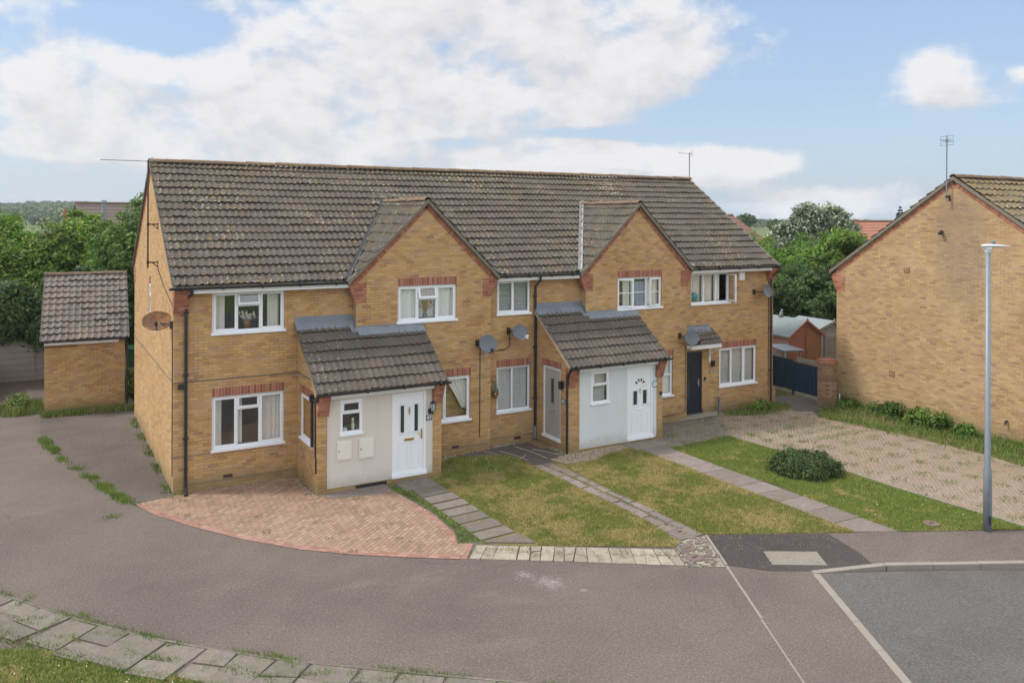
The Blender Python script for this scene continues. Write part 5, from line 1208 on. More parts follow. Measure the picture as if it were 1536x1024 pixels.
poly('pavement', [(4.6, -1.65), (4.72, -2.1), (4.2, -2.35), (3.1, -2.05), (2.95, -1.65)], .010, M_slab2)
LAWN1 = [(6.2, -1.2), (6.62, -.82), (7.19, -.6), (8.31, -1.01), (8.62, -1.45), (8.58, -1.74), (8.64, -2.99), (8.62, -4.34), (8.66, -5.36), (8.70, -6.61), (8.62, -7.7), (8.3, -8.25), (7.9, -7.99), (5.98, -6.84), (5.95, -6.73), (5.93, -6.11), (5.73, -2.02), (6.2, -1.75)]
LAWN2 = [(9.43, -2.58), (10.4, -2.6), (10.9, -2.3), (11.84, -2.15), (12.05, -2.61), (12.08, -3.49), (12.1, -5.95), (12.1, -6.7), (12.13, -7.84), (12.13, -9.48), (9.23, -8.0), (9.26, -7.2), (9.27, -6.4), (9.2, -5.6), (9.17, -4.6), (9.27, -3.47)]
LAWN3 = [(13.0, -2.7), (14.2, -2.66), (15.31, -2.55), (15.47, -6.03), (15.40, -8.2), (15.5, -10.18), (15.5, -11.05), (15.41, -11.14), (12.99, -9.91), (12.97, -8.14), (13.02, -6.69), (12.9, -4.6), (12.92, -3.)]
poly('lawn', [(-6, -2.2)]+[(-3.9, -5.4), (-3.3, -6.2), (-2.68, -6.55), (-2.01, -7.43), (-1.03, -8.35), (.2, -9.6), (2., -11.3), (4, -13.4), (-2, -22), (-30, -22), (-30, -2.2)], .004, M_earth)
for L in (LAWN1, LAWN2, LAWN3): poly('lawn', L, .012, M_earth)
poly('ground', [(4.62, -1.7), (6.3, -1.6), (6.3, -.3), (8.6, -.25), (8.6, .05), (12, 0), (13.5, -1.6), (13.3, -2.75), (11.9, -2.75), (9.3, -2.8), (8.6, -8.3), (5.95, -6.9), (5.0, -6.2), (4.85, -2.1)], .004, M_earth)
M_patio = asphalt_mat('patio_slab_grey', (.085, .077, .07), (.115, .105, .096), (.3, .28, .25))
poly('pavement', [(6.85, -.62), (7.53, -.3), (9.7, -.2), (9.95, -1.75), (9.3, -2.0), (9.1, -2.5), (8.65, -2.2), (8.6, -1.5), (8.34, -.98), (7.2, -.56)], .016, M_patio)
m = MB()
for k, (a, b) in enumerate((((9.1, -.4), (9.3, -1.9)), ((9.4, -.9), (9.75, -1.7)), ((8.5, -.6), (8.75, -1.75)), ((9.0, -1.2), (8.66, -1.5)), ((8.1, -.45), (8.3, -.95)))): m.tube([(*a, .014), ((a[0]+b[0])/2+.05, (a[1]+b[1])/2, .014), (*b, .014)], .012, 4)
tag(build('pavement', m, M_mortar), kind='structure')
poly('pavement', [(13.45, -1.65), (13.6, -.3), (15.7, -.28), (16.5, -.4), (16.6, -1.2), (15.4, -2.5), (13.1, -2.66), (13.0, -2.2)], .006, M_paver3)
poly('door_step', [(15.2, -.5), (15.3, -.28), (15.66, -.02), (17.3, -.02), (16.85, -.5)], .03, M_concrete)
RHD = [(15.3, -2.55), (15.5, -6.03), (15.46, -8.2), (15.58, -10.18), (15.6, -11.15), (17.9, -12.35), (20.3, -13.5), (20.15, -10), (20.01, -8.64), (20.21, -7.48), (20.12, -5.65), (19.82, -3.26), (19.63, -2.24), (20.3, -1.4), (20.2, -.2), (16.6, -.2), (16.5, -1.2)]
poly('driveway', RHD, .010, M_paver2)
poly('path', [(19.95, .3), (21.3, .9), (20.95, -1.6), (20.3, -1.75), (19.7, -1.3), (19.9, -.5)], .016, M_tar_drive)
VERGE = [(19.63, -2.24), (19.82, -3.26), (20.12, -5.65), (20.21, -7.48), (20.01, -8.64), (20.1, -10), (20.2, -13.4), (22.1, -14.4), (22.12, -1.0), (21.5, -1.6), (20.62, -1.5)]
poly('ground', VERGE, .016, M_earth)
poly('pavement', [(9.27, -8.06), (11.57, -9.26), (11.3, -10.2), (11.03, -10.76), (9.75, -10.33), (9.12, -9.97), (8.56, -9.35)], .006, M_tar_dark)
poly('pavement', [(11.57, -9.26), (15.5, -11.2), (40, -23.2), (40, -25.65), (13.66, -12.1), (11.19, -10.82), (11.03, -10.76), (11.3, -10.2)], .006, M_tar_foot)
poly('pavement', [(9.68, -9.25), (10.59, -9.78), (10.24, -10.33), (9.35, -9.79)], .010, slab_mat('inspection_slab', (.25, .225, .185), False))

def slabs_line(name, quads, mat, h=.03, z=0., jit=.006):
    m = MB()
    for q in quads:
        zz = z+random.uniform(-jit, jit)
        m.prism([(x, y) for x, y in q], zz-.05, zz+h)
    return tag(build(name, m, mat, bevel=.004), kind='structure')
def lerp(a, b, t): return (a[0]+(b[0]-a[0])*t, a[1]+(b[1]-a[1])*t)
def shrink(q, g):
    cx = sum(p[0] for p in q)/len(q); cy = sum(p[1] for p in q)/len(q); out = []
    for p in q:
        d = math.hypot(p[0]-cx, p[1]-cy); k = max(.2, 1-g/d); out.append((cx+(p[0]-cx)*k+random.uniform(-.008, .008), cy+(p[1]-cy)*k+random.uniform(-.008, .008)))
    return out
# stepping slab path to the white door
ys = [-1.78, -2.5, -3.12, -3.66, -4.12, -4.6, -5.08, -5.62, -6.1]; q = []
for i, (a, b) in enumerate(zip(ys, ys[1:])):
    g = .012 if i < 2 else .05; xa = 4.87+.17*(i > 0)*(1 if i < 8 else 1); q.append([(xa+.01*i*0, a-g), (5.78+.01*i, a-g+.06), (5.80+.01*i, b+g+.06), (xa, b+g)])
q.append([(5.02, -6.17), (5.9, -6.12), (5.95, -6.7)])
slabs_line('path', q, M_slab, .03)
# pale edging slabs along the road, many of them cracked
A0, A1, B0, B1 = (4.86, -6.2), (8.2, -8.33), (4.42, -6.73), (7.86, -9.03); n = 9; q = []
for i in range(n):
    t0, t1 = i/n, (i+1)/n; Q = [lerp(A0, A1, t0), lerp(A0, A1, t1), lerp(B0, B1, t1), lerp(B0, B1, t0)]
    r = random.random()
    if r < .3: q.append(shrink(Q, .02)); continue
    s, u = random.uniform(.35, .65), random.uniform(.35, .65); a, b = lerp(Q[0], Q[1], s), lerp(Q[3], Q[2], u)
    c, d = lerp(Q[0], Q[3], random.uniform(.4, .7)), lerp(a, b, random.uniform(.35, .65)); e = lerp(Q[1], Q[2], random.uniform(.3, .7))
    if r < .55: q += [shrink([Q[0], a, b, Q[3]], .018), shrink([a, Q[1], Q[2], b], .018)]
    else: q += [shrink([Q[0], a, d, c], .022), shrink([c, d, b, Q[3]], .022), shrink([a, Q[1], e, d], .02), shrink([d, e, Q[2], b], .02)]
slabs_line('pavement', q, M_crazy, .022)
# broken concrete wheel strips between the lawns
q = []
for cx_, w in ((8.79, .24), (9.1, .2)):
    y = -2.25
    while y > -7.9:
        l = random.uniform(.28, .7); j = random.uniform(-.03, .03); xo = cx_+.06*math.sin(y*.9)
        q.append([(xo-w/2+random.uniform(-.03, .02), y), (xo+w/2+random.uniform(-.03, .03), y+j), (xo+w/2+random.uniform(-.03, .03), y-l+j), (xo-w/2+random.uniform(-.02, .03), y-l)]); y -= l+random.uniform(.015, .05)
slabs_line('path', q, M_slab2, .018, .004)
poly('path', [(8.62, -7.3), (9.27, -7.2), (9.25, -8.0), (8.9, -8.05), (8.55, -7.9)], .016, M_slab2)
# slab path to the porch with the fanlight door
q = [[(11.9, -1.72), (13.3, -1.72), (13.1, -2.4), (12.05, -2.4)]]; y = -2.4
while y > -8.5:
    l = .62 if y > -7 else .78; g = .008; x0 = 12.08+.012*(-y-2.4); q.append([(x0, y-g), (x0+.83, y-g-.03), (x0+.83, y-l+g-.03), (x0, y-l+g)]); y -= l
q.append([(12.14, y-.01), (12.97, y-.04), (12.98, -9.9), (12.14, -9.46)])
slabs_line('path', q, M_slab2, .016, .0, .003)
# old paving at the bottom left
TOP = [(-5.2, -1.2), (-3.37, -4.02), (-2.2, -5.78), (-1.06, -7.2), (.37, -8.63), (1.76, -9.77), (3.05, -10.79), (5.2, -12.6)]
def along(P, s):
    for a, b in zip(P, P[1:]):
        l = math.dist(a, b)
        if s <= l: t = s/l; d = ((b[0]-a[0])/l, (b[1]-a[1])/l); return lerp(a, b, t), d
        s -= l
    return P[-1], d
q = []; s = .3
while s < 14:
    l = random.uniform(.5, .78); (p, d), (r, d2) = along(TOP, s), along(TOP, s+l); n1, n2 = (d[1], -d[0]), (d2[1], -d2[0]); w = random.uniform(.82, .98); c = random.uniform(-.08, .08)
    Q = [(p[0]+n1[0]*.03, p[1]+n1[1]*.03), (r[0]+n2[0]*.03, r[1]+n2[1]*.03), (r[0]+n2[0]*w+d2[0]*c, r[1]+n2[1]*w+d2[1]*c), (p[0]+n1[0]*w+d[0]*c, p[1]+n1[1]*w+d[1]*c)]
    if random.random() < .65:
        a, b = lerp(Q[0], Q[3], random.uniform(.4, .62)), lerp(Q[1], Q[2], random.uniform(.38, .62)); q += [shrink([Q[0], Q[1], b, a], .03), shrink([a, b, Q[2], Q[3]], .03)]
    else: q.append(shrink(Q, .03))
    s += l
slabs_line('pavement', q, M_slab_near, .022, 0., .008)
m = MB(); s = 0
while s < 14.5:
    l = random.uniform(.8, .95); (p, d), (r, d2) = along(TOP, s), along(TOP, s+l-.01); m.prism([p, r, (r[0]+d2[1]*.04, r[1]-d2[0]*.04), (p[0]+d[1]*.04, p[1]-d[0]*.04)], -.05, .02); s += l
tag(build('kerb', m, M_slab_near), kind='structure')
# kerbs and thin concrete edgings
m = MB()
def kerb_run(mb, a, b, w, z0a, z0b, side=1, L=.915, zb=-.2):
    a, b = Vector((*a, 0)), Vector((*b, 0)); d = (b-a); n = max(1, round(d.length/L)); d /= n; t = d.normalized(); s = Vector((-t.y, t.x, 0))*w*side
    for i in range(n):
        p, q = a+d*i+t*.004, a+d*(i+1)-t*.004; za, zb_ = z0a+(z0b-z0a)*i/n, z0a+(z0b-z0a)*(i+1)/n; o = random.uniform(-.002, .002)
        mb.add([p+Vector((0, 0, zb)), q+Vector((0, 0, zb)), q+s+Vector((0, 0, zb)), p+s+Vector((0, 0, zb)), p+Vector((0, 0, za+o)), q+Vector((0, 0, zb_+o)), q+s+Vector((0, 0, zb_+o)), p+s+Vector((0, 0, za+o))],
               [(3, 2, 1, 0), (4, 5, 6, 7), (0, 1, 5, 4), (1, 2, 6, 5), (2, 3, 7, 6), (3, 0, 4, 7)])
kerb_run(m, (9.74, -10.45), (11.19, -10.9), .13, .012, .022); kerb_run(m, (11.2, -10.9), (13.66, -12.16), .13, .022, .022); kerb_run(m, (13.67, -12.16), (40, -25.72), .13, .022, .022)
kerb_run(m, (9.70, -10.44), (-5.4, -36.4), .13, .010, .010, 1); tag(build('kerb', m, M_kerb, bevel=.006), kind='structure')
m = MB(); kerb_run(m, (9.26, -8.05), (8.56, -9.35), .05, .012, .012); kerb_run(m, (8.55, -9.36), (7.55, -11.2), .045, .006, .006); kerb_run(m, (7.54, -11.21), (2.5, -20.5), .028, .003, .003); kerb_run(m, (15.34, -2.5), (15.5, -6.03), .05, .035, .035); kerb_run(m, (15.5, -6.05), (15.44, -8.2), .05, .035, .03); kerb_run(m, (15.44, -8.22), (15.56, -11.1), .05, .03, .03)
tag(build('kerb', m, M_kerb), kind='structure')
# rubble corner with three iron covers
poly('ground', [(8.2, -8.38), (7.86, -9.06), (8.50, -9.42), (9.2, -8.1), (8.9, -8.02), (8.45, -8.1)], .008, M_rubble)
def cover(x, y, r, label):
    t = thing('manhole_cover', (x, y, .01), label, 'manhole cover', 'small round iron covers by the broken path'); m = MB(); m.lathe((x, y, .0), [(r, 0), (r, .022), (r*.93, .026), (r*.86, .022), (0, .022)], 20); build('lid', m, M_iron, t)
    m = MB(); m.tube([(x-r*.35, y, .026), (x+r*.35, y, .026)], .012, 5); build('grip', m, M_dark_metal, t)
cover(8.90, -7.68, .145, 'round rusty cover set in the end of the broken path'); cover(8.47, -8.42, .15, 'round rusty cover at the lawn corner, upper of the two in the rubble'); cover(8.28, -8.82, .18, 'round rusty cover in the rubble nearest the road')
t = thing('manhole_cover', (13.95, -10.0, .01), 'rusty cover half hidden in the grass left of the lamp post', 'manhole cover'); m = MB(); m.lathe((13.95, -10.0, .01), [(.17, 0), (.17, .03), (.15, .034), (0, .03)], 18); build('lid', m, M_iron, t); m = MB(); m.tube([(13.88, -10., .042), (14.02, -10., .042)], .012, 5); build('grip', m, M_dark_metal, t)

# ---- pebbles, grass and weeds (countless: stuff)
def in_poly(P, x, y):
    P = np.array(P); r = np.zeros(len(x), bool); j = len(P)-1
    for i in range(len(P)):
        c = ((P[i, 1] > y) != (P[j, 1] > y)) & (x < (P[j, 0]-P[i, 0])*(y-P[i, 1])/(P[j, 1]-P[i, 1]+1e-12)+P[i, 0]); r ^= c; j = i
    return r
def scatter(P, dens):
    A = np.array(P); lo, hi = A.min(0), A.max(0); n = int((hi-lo).prod()*dens); x = rng.uniform(lo[0], hi[0], n); y = rng.uniform(lo[1], hi[1], n); k = in_poly(P, x, y); return x[k], y[k]
def pebbles(name, P, dens, size, mat, z=.01):
    x, y = scatter(P, dens); n = len(x); s = size*rng.uniform(.5, 1.3, n); a = rng.uniform(0, 6.28, n)
    base = np.array([(1, 0, 0), (0, 1, 0), (-1, 0, 0), (0, -1, 0), (.45, .45, .8), (-.45, .45, .75), (-.45, -.45, .8), (.45, -.45, .7)]); c, sn = np.cos(a), np.sin(a)
    V = np.empty((n, 8, 3)); bx = base[:, 0]*1.0; by = base[:, 1]*.7
    V[:, :, 0] = x[:, None]+s[:, None]*(c[:, None]*bx-sn[:, None]*by); V[:, :, 1] = y[:, None]+s[:, None]*(sn[:, None]*bx+c[:, None]*by); V[:, :, 2] = z+s[:, None]*base[:, 2]*.6
    f = np.array([(0, 1, 5, 4), (1, 2, 6, 5), (2, 3, 7, 6), (3, 0, 4, 7), (4, 5, 6, 7)]); Q = (np.arange(n)[:, None, None]*8+f).reshape(-1, 4)
    return tag(mesh_np(name, V.reshape(-1, 3), Q, mat), kind='stuff')
pebbles('gravel', [(6.3, -1.0), (6.6, -.7), (7.5, -.42), (8.6, -.3), (9.9, -.12), (9.9, -.02), (8.4, -.02), (8.4, -.3), (6.3, -.3)], 700, .022, M_pebble)
pebbles('gravel', [(10.1, -1.74), (11.84, -1.74), (11.9, -2.15), (11.0, -2.35), (10.32, -2.62), (9.5, -2.5), (9.28, -1.95), (9.9, -1.78)], 900, .026, M_pebble)
pebbles('gravel', [(9.78, -1.75), (10.03, -1.75), (10.03, -.2), (9.95, -.2)], 700, .022, M_pebble)
pebbles('gravel', [(.4, -.14), (2.95, -.14), (2.95, -1.75), (2.85, -1.75), (2.75, -.3), (2.3, -.22), (.4, -.2)], 350, .02, M_pebble)
pebbles('rubble_stones', [(8.2, -8.38), (7.86, -9.06), (8.50, -9.42), (9.2, -8.1), (8.9, -8.02), (8.45, -8.1)], 260, .05, M_slab, .0)
pebbles('road_grit', [(9.3, -8.1), (11.57, -9.3), (11.2, -9.8), (9.0, -8.9)], 60, .009, M_pebble, .006)
pebbles('road_grit', [(9.0, -7.9), (5, -6.9), (4.4, -6.8), (8.0, -9.5)], 12, .012, M_pebble, .0)
def grass(name, P, dens, h, w, mat, z=.012, lean=.5, hv=.5, mask=None):
    x, y = scatter(P, dens)
    if mask is not None: k = mask(x, y); x, y = x[k], y[k]
    x = x+rng.normal(0, .04, len(x)); y = y+rng.normal(0, .04, len(y))
    n = len(x); a = rng.uniform(0, 6.28, n); hh = h*rng.uniform(1-hv, 1+hv, n); b = rng.uniform(0, 6.28, n); l = hh*lean*rng.uniform(.1, 1, n)
    V = np.empty((n, 3, 3)); V[:, 0] = np.stack([x-np.cos(a)*w/2, y-np.sin(a)*w/2, np.full(n, z)], 1); V[:, 1] = np.stack([x+np.cos(a)*w/2, y+np.sin(a)*w/2, np.full(n, z)], 1); V[:, 2] = np.stack([x+np.cos(b)*l, y+np.sin(b)*l, z+hh], 1)
    return tag(mesh_np(name, V.reshape(-1, 3), np.arange(n*3).reshape(-1, 3), mat, k=3), kind='stuff')
grass('grass', LAWN1, 6200, .032, .011, M_grass, lean=1.2); grass('grass', LAWN2, 5400, .032, .012, M_grass, lean=1.2); grass('grass', LAWN3, 5000, .035, .012, M_grass2, lean=1.1)
grass('grass', [(6.2, -1.75), (6.5, -.85), (7.3, -.62), (8.4, -1.05), (8.55, -1.6), (7.9, -2.2), (6.6, -2.3)], 1800, .05, .018, M_grass2, lean=1.)
grass('grass', [(-3.9, -5.4), (-3.3, -6.2), (-2.68, -6.55), (-2.01, -7.43), (-1.03, -8.35), (-.3, -9.1), (-1.2, -10.5), (-4.6, -9)], 3900, .04, .012, M_grass2, .004, lean=1.2)
pebbles('daisies', [(-3.5, -6.3), (-2.0, -7.5), (-.8, -8.7), (-1.5, -9), (-4, -8)], 8, .012, M_flower_white, .035)
pebbles('daisies', [(13.2, -9.6), (13.1, -7), (15.2, -7.8), (15.3, -10.5)], 3, .014, M_flower_white, .035)
pebbles('daisies', [(6.3, -1.5), (7.0, -.9), (8.3, -1.1), (8.3, -1.8), (6.4, -2.6)], 7, .016, M_flower_white, .04)
def verge_h(x, y): return rng.uniform(0, 1, len(x)) < .5+.5*np.sin(x*2.3+y*1.1)**2
grass('rough_grass', VERGE, 1100, .10, .02, M_rough, .016, .7, .6, verge_h)
grass('rough_grass', [(21.2, -1.6), (22.08, -1.1), (22.08, -13.5), (21.0, -13.4), (20.9, -6)], 800, .15, .022, M_rough, .016, .6, .6, verge_h)
grass('rough_grass', [(17.3, -.25), (19.9, -.1), (20.2, -.6), (19.6, -1.1), (18.2, -1.15), (17.1, -.7)], 900, .11, .02, M_rough, .01, .7, .6)
grass('rough_grass', [(-2.7, 10.32), (.1, 10.2), (.1, 9.7), (-1.2, 9.75), (-2.6, 9.9)], 1500, .17, .026, M_rough, .004, .7, .5)
grass('rough_grass', [(-4.8, 11.2), (-3.7, 12.4), (-2.62, 12.6), (-2.62, 10.6), (-3.4, 10.5)], 900, .2, .026, M_rough, .004, .7, .6, verge_h)
grass('rough_grass', [(19.95, .6), (21.6, .8), (22, 4.5), (19.95, 4.5)], 800, .05, .03, M_rough, .0, .8)
grass('rough_grass', [(4.6, -1.9), (4.84, -2.2), (5.02, -3.3), (5.05, -6.1), (4.6, -5.95), (4.8, -5.3), (4.88, -4.1), (4.8, -3.3)], 2200, .05, .014, M_weed, .006, 1., .6)
grass('rough_grass', [(8.93, -2.4), (9.02, -2.4), (9.0, -7.8), (8.93, -7.8)], 1400, .04, .014, M_weed, .01, 1., .6, lambda x, y: np.sin(y*3.1)+np.sin(y*7.3) > -.4)
def strip(P, w): # ribbon polygon round a polyline
    L, Rr = [], []
    for i, p in enumerate(P):
        a, b = P[max(0, i-1)], P[min(len(P)-1, i+1)]; l = math.dist(a, b); nx, ny = -(b[1]-a[1])/l*w/2, (b[0]-a[0])/l*w/2; L.append((p[0]+nx, p[1]+ny)); Rr.append((p[0]-nx, p[1]-ny))
    return L+Rr[::-1]
gw_ = random.Random(12)
def crack_weeds(P0, P1, w, n, mat, h=.035):
    segs = []
    for i in range(n):
        t = (i+gw_.uniform(.1, .9))/n; c = (P0[0]+(P1[0]-P0[0])*t, P0[1]+(P1[1]-P0[1])*t); a = gw_.uniform(0, 3.14); l = gw_.uniform(.12, .34); o = gw_.uniform(-w, w)
        c = (c[0]+.53*o, c[1]+.85*o); segs.append(((c[0]-math.cos(a)*l, c[1]-math.sin(a)*l), (c[0]+gw_.uniform(-.05, .05), c[1]+gw_.uniform(-.05, .05)), (c[0]+math.cos(a)*l, c[1]+math.sin(a)*l)))
    for sg in segs: grass('weeds', strip(list(sg), .035), 4200, h, .012, mat, .012, 1., .6)
def clumpy(f, t): return lambda x, y: np.sin(x*f+1)+np.sin(y*f*1.3)+np.sin((x+y)*f*2.1)*.6+rng.uniform(-.5, .5, len(x)) > t
grass('weeds', strip(CRACK+[(-.75, -.6)], .3), 1500, .08, .018, M_weed, .0, .9, .6, clumpy(4.6, .15)); grass('weeds', strip(CRACK, .14), 1100, .06, .016, M_rough, .0, .9, .6, clumpy(7.6, -.6))
grass('weeds', strip([(-.9, -.3), (-.4, -.25), (.1, -.15), (.5, -.1)], .16), 1500, .07, .02, M_weed, .0, .9, .6, clumpy(6., -.3))
grass('weeds', strip([(-.05, 8.8), (-.06, 6.5), (-.07, 1.5), (-.05, .1)], .22), 700, .1, .022, M_rough, .0, .9, .6, clumpy(2.7, .7))
grass('weeds', [(-1.62, -.8), (-1.2, -.7), (-1.15, -1.05), (-1.6, -1.0)], 1100, .05, .016, M_weed, .0, 1., .6, clumpy(9., .1))
grass('weeds', strip(TOP, .13), 1800, .05, .014, M_weed, .0, .9, .6, clumpy(3.3, -.1))
grass('weeds', strip([(p[0]-.34, p[1]-.36) for p in TOP], .12), 1500, .06, .018, M_weed, .0, .9, .6, clumpy(4.3, .45))
grass('weeds', strip([(p[0]-.62, p[1]-.64) for p in TOP], .28), 1900, .05, .016, M_rough, .0, .9, .6, clumpy(2.3, -.2))
grass('weeds', strip([(4.6, -6.45), (8., -8.65)], .05), 2600, .035, .014, M_weed, .0, .9, .6, clumpy(5., .0))
grass('weeds', strip([(4.75, -6.3), (8.2, -8.45)], .42), 240, .035, .02, M_weed, .012, .9, .6, clumpy(9., .75))
crack_weeds((4.75, -6.45), (8.1, -8.7), .2, 13, M_weed)
for A_, B_ in (((-3.2, -4.7), (-1.3, -7.4)), ((-1.2, -7.5), (1.2, -9.8)), ((1.2, -9.8), (3.4, -11.6))): crack_weeds(A_, B_, .3, 6, M_weed, .05)
grass('weeds', RHD, 420, .05, .016, M_rough, .01, .9, .6, clumpy(6.7, .9)); grass('weeds', [(15.4, -2.5), (19.6, -2.3), (20, -5), (18, -4.6), (15.5, -5)], 420, .06, .016, M_weed, .01, .9, .6, clumpy(7.9, 1.05))
grass('weeds', strip([(15.5, -2.6), (15.55, -6), (15.5, -11)], .2), 500, .05, .018, M_rough, .01, .9, .6, clumpy(5.9, .3))
grass('weeds', EDGE+[(4.5, -4), (4.6, -2.2), (2.9, -1.8), (2.9, -.1), (0, -.2)], 300, .04, .018, M_weed, .006, .9, .6, clumpy(5.3, 1.75))
grass('weeds', [(13.5, -1.2), (15.5, -.4), (16.6, -.8), (15.4, -2.5), (13.2, -2.6)], 250, .05, .02, M_rough, .006, .9, .6, clumpy(5.1, .8))

# ================================================================== VEGETATION
def leaves(C, Rad, n_clump, n_leaf, size, flat=(1, 1, 1), clump_r=.5, shell=(.62, 1.03), low=-.55, asp=.55, seed=0, droop=0.):
    g = np.random.default_rng(seed); C = np.array(C, float); Rad = np.array(Rad, float)
    if Rad.ndim == 1: Rad = Rad[:, None]*np.array(flat)
    p = Rad.prod(1)**(2/3); i = g.choice(len(C), n_clump, p=p/p.sum()); d = g.normal(size=(n_clump*3, 3)); d /= np.linalg.norm(d, axis=1)[:, None]; d = d[d[:, 2] > low][:n_clump]; i = i[:len(d)]
    cc = C[i]+d*Rad[i]*g.uniform(*shell, len(d))[:, None]; cr = clump_r*g.uniform(.5, 1.25, len(d))
    j = np.repeat(np.arange(len(d)), n_leaf); off = g.normal(size=(len(j), 3)); off /= np.maximum(1, np.linalg.norm(off, axis=1)[:, None]/1.6); off[:, 2] *= .65
    P = cc[j]+off*cr[j][:, None]*.62; out = d[j]*.7+off*.35+np.array([0, 0, .45-droop])+g.normal(size=(len(j), 3))*.55; out /= np.linalg.norm(out, axis=1)[:, None]
    t = g.normal(size=(len(j), 3)); t -= out*(t*out).sum(1)[:, None]; t /= np.linalg.norm(t, axis=1)[:, None]; b = np.cross(out, t); s = size*g.uniform(.55, 1.35, len(j))[:, None]
    V = np.stack([P-t*s, P+b*s*asp-t*s*.1, P+t*s+out*s*-.25, P-b*s*asp-t*s*.1], 1).reshape(-1, 3); V[:, 2] = np.maximum(V[:, 2], .01)
    return V, np.arange(len(V)).reshape(-1, 4), cc
def tree(name, base, C, Rad, n_clump, n_leaf, size, mat, label, cat='tree', group=None, bark=None, trunk_r=.16, seed=0, flat=(1, 1, 1), clump_r=.5, low=-.55, droop=0., twigs=0, asp=.55, shell=(.62, 1.03)):
    t = thing(name, (base[0], base[1], 0), label, cat, group); V, Q, cc = leaves(C, Rad, n_clump, n_leaf, size, flat, clump_r, shell, low, asp, seed, droop)
    g = random.Random(seed); m = MB(); c0 = Vector(np.mean(C, axis=0)); b = Vector((base[0], base[1], -.3)); fork = b.lerp(c0, .5)
    m.tube([b, b.lerp(fork, .5)+Vector((g.uniform(-.1, .1), g.uniform(-.1, .1), 0)), fork], [trunk_r, trunk_r*.8, trunk_r*.66], 8)
    for c in C:
        c = Vector(c); m.tube([fork, fork.lerp(c, .5)+Vector((g.uniform(-.2, .2), g.uniform(-.2, .2), .15)), c], [trunk_r*.55, trunk_r*.36, trunk_r*.16], 6)
    for k in range(twigs):
        q = Vector(cc[g.randrange(len(cc))]); c = Vector(C[int(np.argmin(((np.array(C)-np.array(q))**2).sum(1)))]); m.tube([c, c.lerp(q, .6)+Vector((0, 0, .1)), q+(q-c)*.12], [trunk_r*.16, trunk_r*.1, trunk_r*.05], 4)
    build('trunk', m, bark or M_bark, t); mesh_np('crown', V, Q, mat, t); return t
def blobs(c, r, n, spread, seed, zs=.6):
    g = random.Random(seed); return [(c[0]+g.uniform(-1, 1)*spread, c[1]+g.uniform(-1, 1)*spread*.8, c[2]+g.uniform(-1, 1)*spread*zs) for _ in range(n)], [r*g.uniform(.7, 1.15) for _ in range(n)]
GL = 'trees behind the garage'
def btree(name, base, c, r, n, sp, seed, mat, label, group=None, nc=260, nl=44, size=.088, **k):
    C, Rd = blobs(c, r, n, sp, seed, k.pop('zs', .6)); return tree(name, base, C, Rd, nc, int(nl*1.9), size, mat, label, group=group, seed=seed, **k)
btree('hedge_tree', (-5.4, 24.5), (-5.2, 24.3, 4.5), 1.6, 8, 1.6, 1, M_hedge, 'yellow green tree at the far left edge of the photo', GL, 330, twigs=20)
btree('hedge_tree', (-2.6, 23), (-2.6, 23, 4.35), 1.6, 9, 1.5, 2, M_hedge, 'yellow green tree above the left slope of the garage roof', GL, 380, twigs=26)
btree('hedge_tree', (-.2, 22.6), (-.2, 22.6, 4.3), 1.6, 8, 1.4, 3, M_hedge, 'yellow green tree above the middle of the garage roof', GL, 340, twigs=16)
btree('evergreen_tree', (1.7, 19.6), (1.6, 19.5, 4.9), 1.7, 9, 1.5, 4, M_mid, 'tall mid green tree rising behind the left end wall of the terrace', GL, 420, zs=1.15, low=-.9)
btree('evergreen_tree', (.2, 17.8), (.3, 17.7, 2.4), 1.3, 6, .9, 5, M_hedge_dark, 'dark green bush filling the gap between garage and end wall', GL, 260, low=-.95, zs=1.)
btree('ivy_bush', (-4.4, 18.2), (-4.3, 18.0, 2.5), 1.0, 7, .9, 6, M_hedge_dark, 'dark ivy bush hanging over the grey panel fence', GL, 280, low=-1, zs=1.)
btree('ivy_bush', (-2.7, 18.6), (-2.6, 18.4, 2.6), .9, 5, .8, 7, M_hedge_dark, 'dark ivy bush just left of the garage roof', GL, 220, low=-1, zs=.9)
btree('hedge_tree', (-7.8, 21), (-7.6, 20.8, 3.2), 1.7, 6, 1.3, 8, M_mid, 'mid green tree beyond the far left edge', GL, 240, low=-.9)
btree('hedge_tree', (-.4, 26.6), (-.4, 26.5, 3.6), 1.6, 6, 1.5, 9, M_mid, 'mid green tree in the second row behind the garage', GL, 240)
GR = 'trees between the terrace and the neighbour house'
btree('hedge_tree', (30.0, 16), (30.2, 15.6, 4.1), 1.7, 8, 1.3, 11, M_hedge, 'yellow green tree just right of the long roof', GR, 340, low=-.9, zs=.8)
btree('hedge_tree', (32.8, 13.6), (32.6, 13.2, 2.5), 1.5, 8, 1.3, 12, M_mid, 'mid green tree behind the orange brown shed', GR, 360, low=-.95, zs=.9)
btree('hedge_tree', (33.6, 10.4), (33.6, 10.2, 2.2), 1.5, 7, 1.1, 13, M_mid, 'mid green tree above the pale shed roof', GR, 340, low=-.95, zs=.9)
btree('hedge_tree', (36.2, 9.6), (36.0, 9.6, 3.7), 1.6, 7, 1.2, 14, M_hedge, 'yellow green tree touching the neighbour roof slope', GR, 340, low=-.9, zs=.9)
btree('evergreen_tree', (30.2, 8.6), (30.2, 8.6, 1.9), 1.4, 6, 1.1, 15, M_hedge_dark, 'dark hedge behind the sheds', GR, 300, low=-.95, zs=.8)
btree('evergreen_tree', (28.2, 10.4), (28.4, 10.4, 2.1), 1.5, 6, 1.0, 16, M_hedge_dark, 'dark tree right behind the orange brown shed', GR, 300, low=-.95, zs=.8)
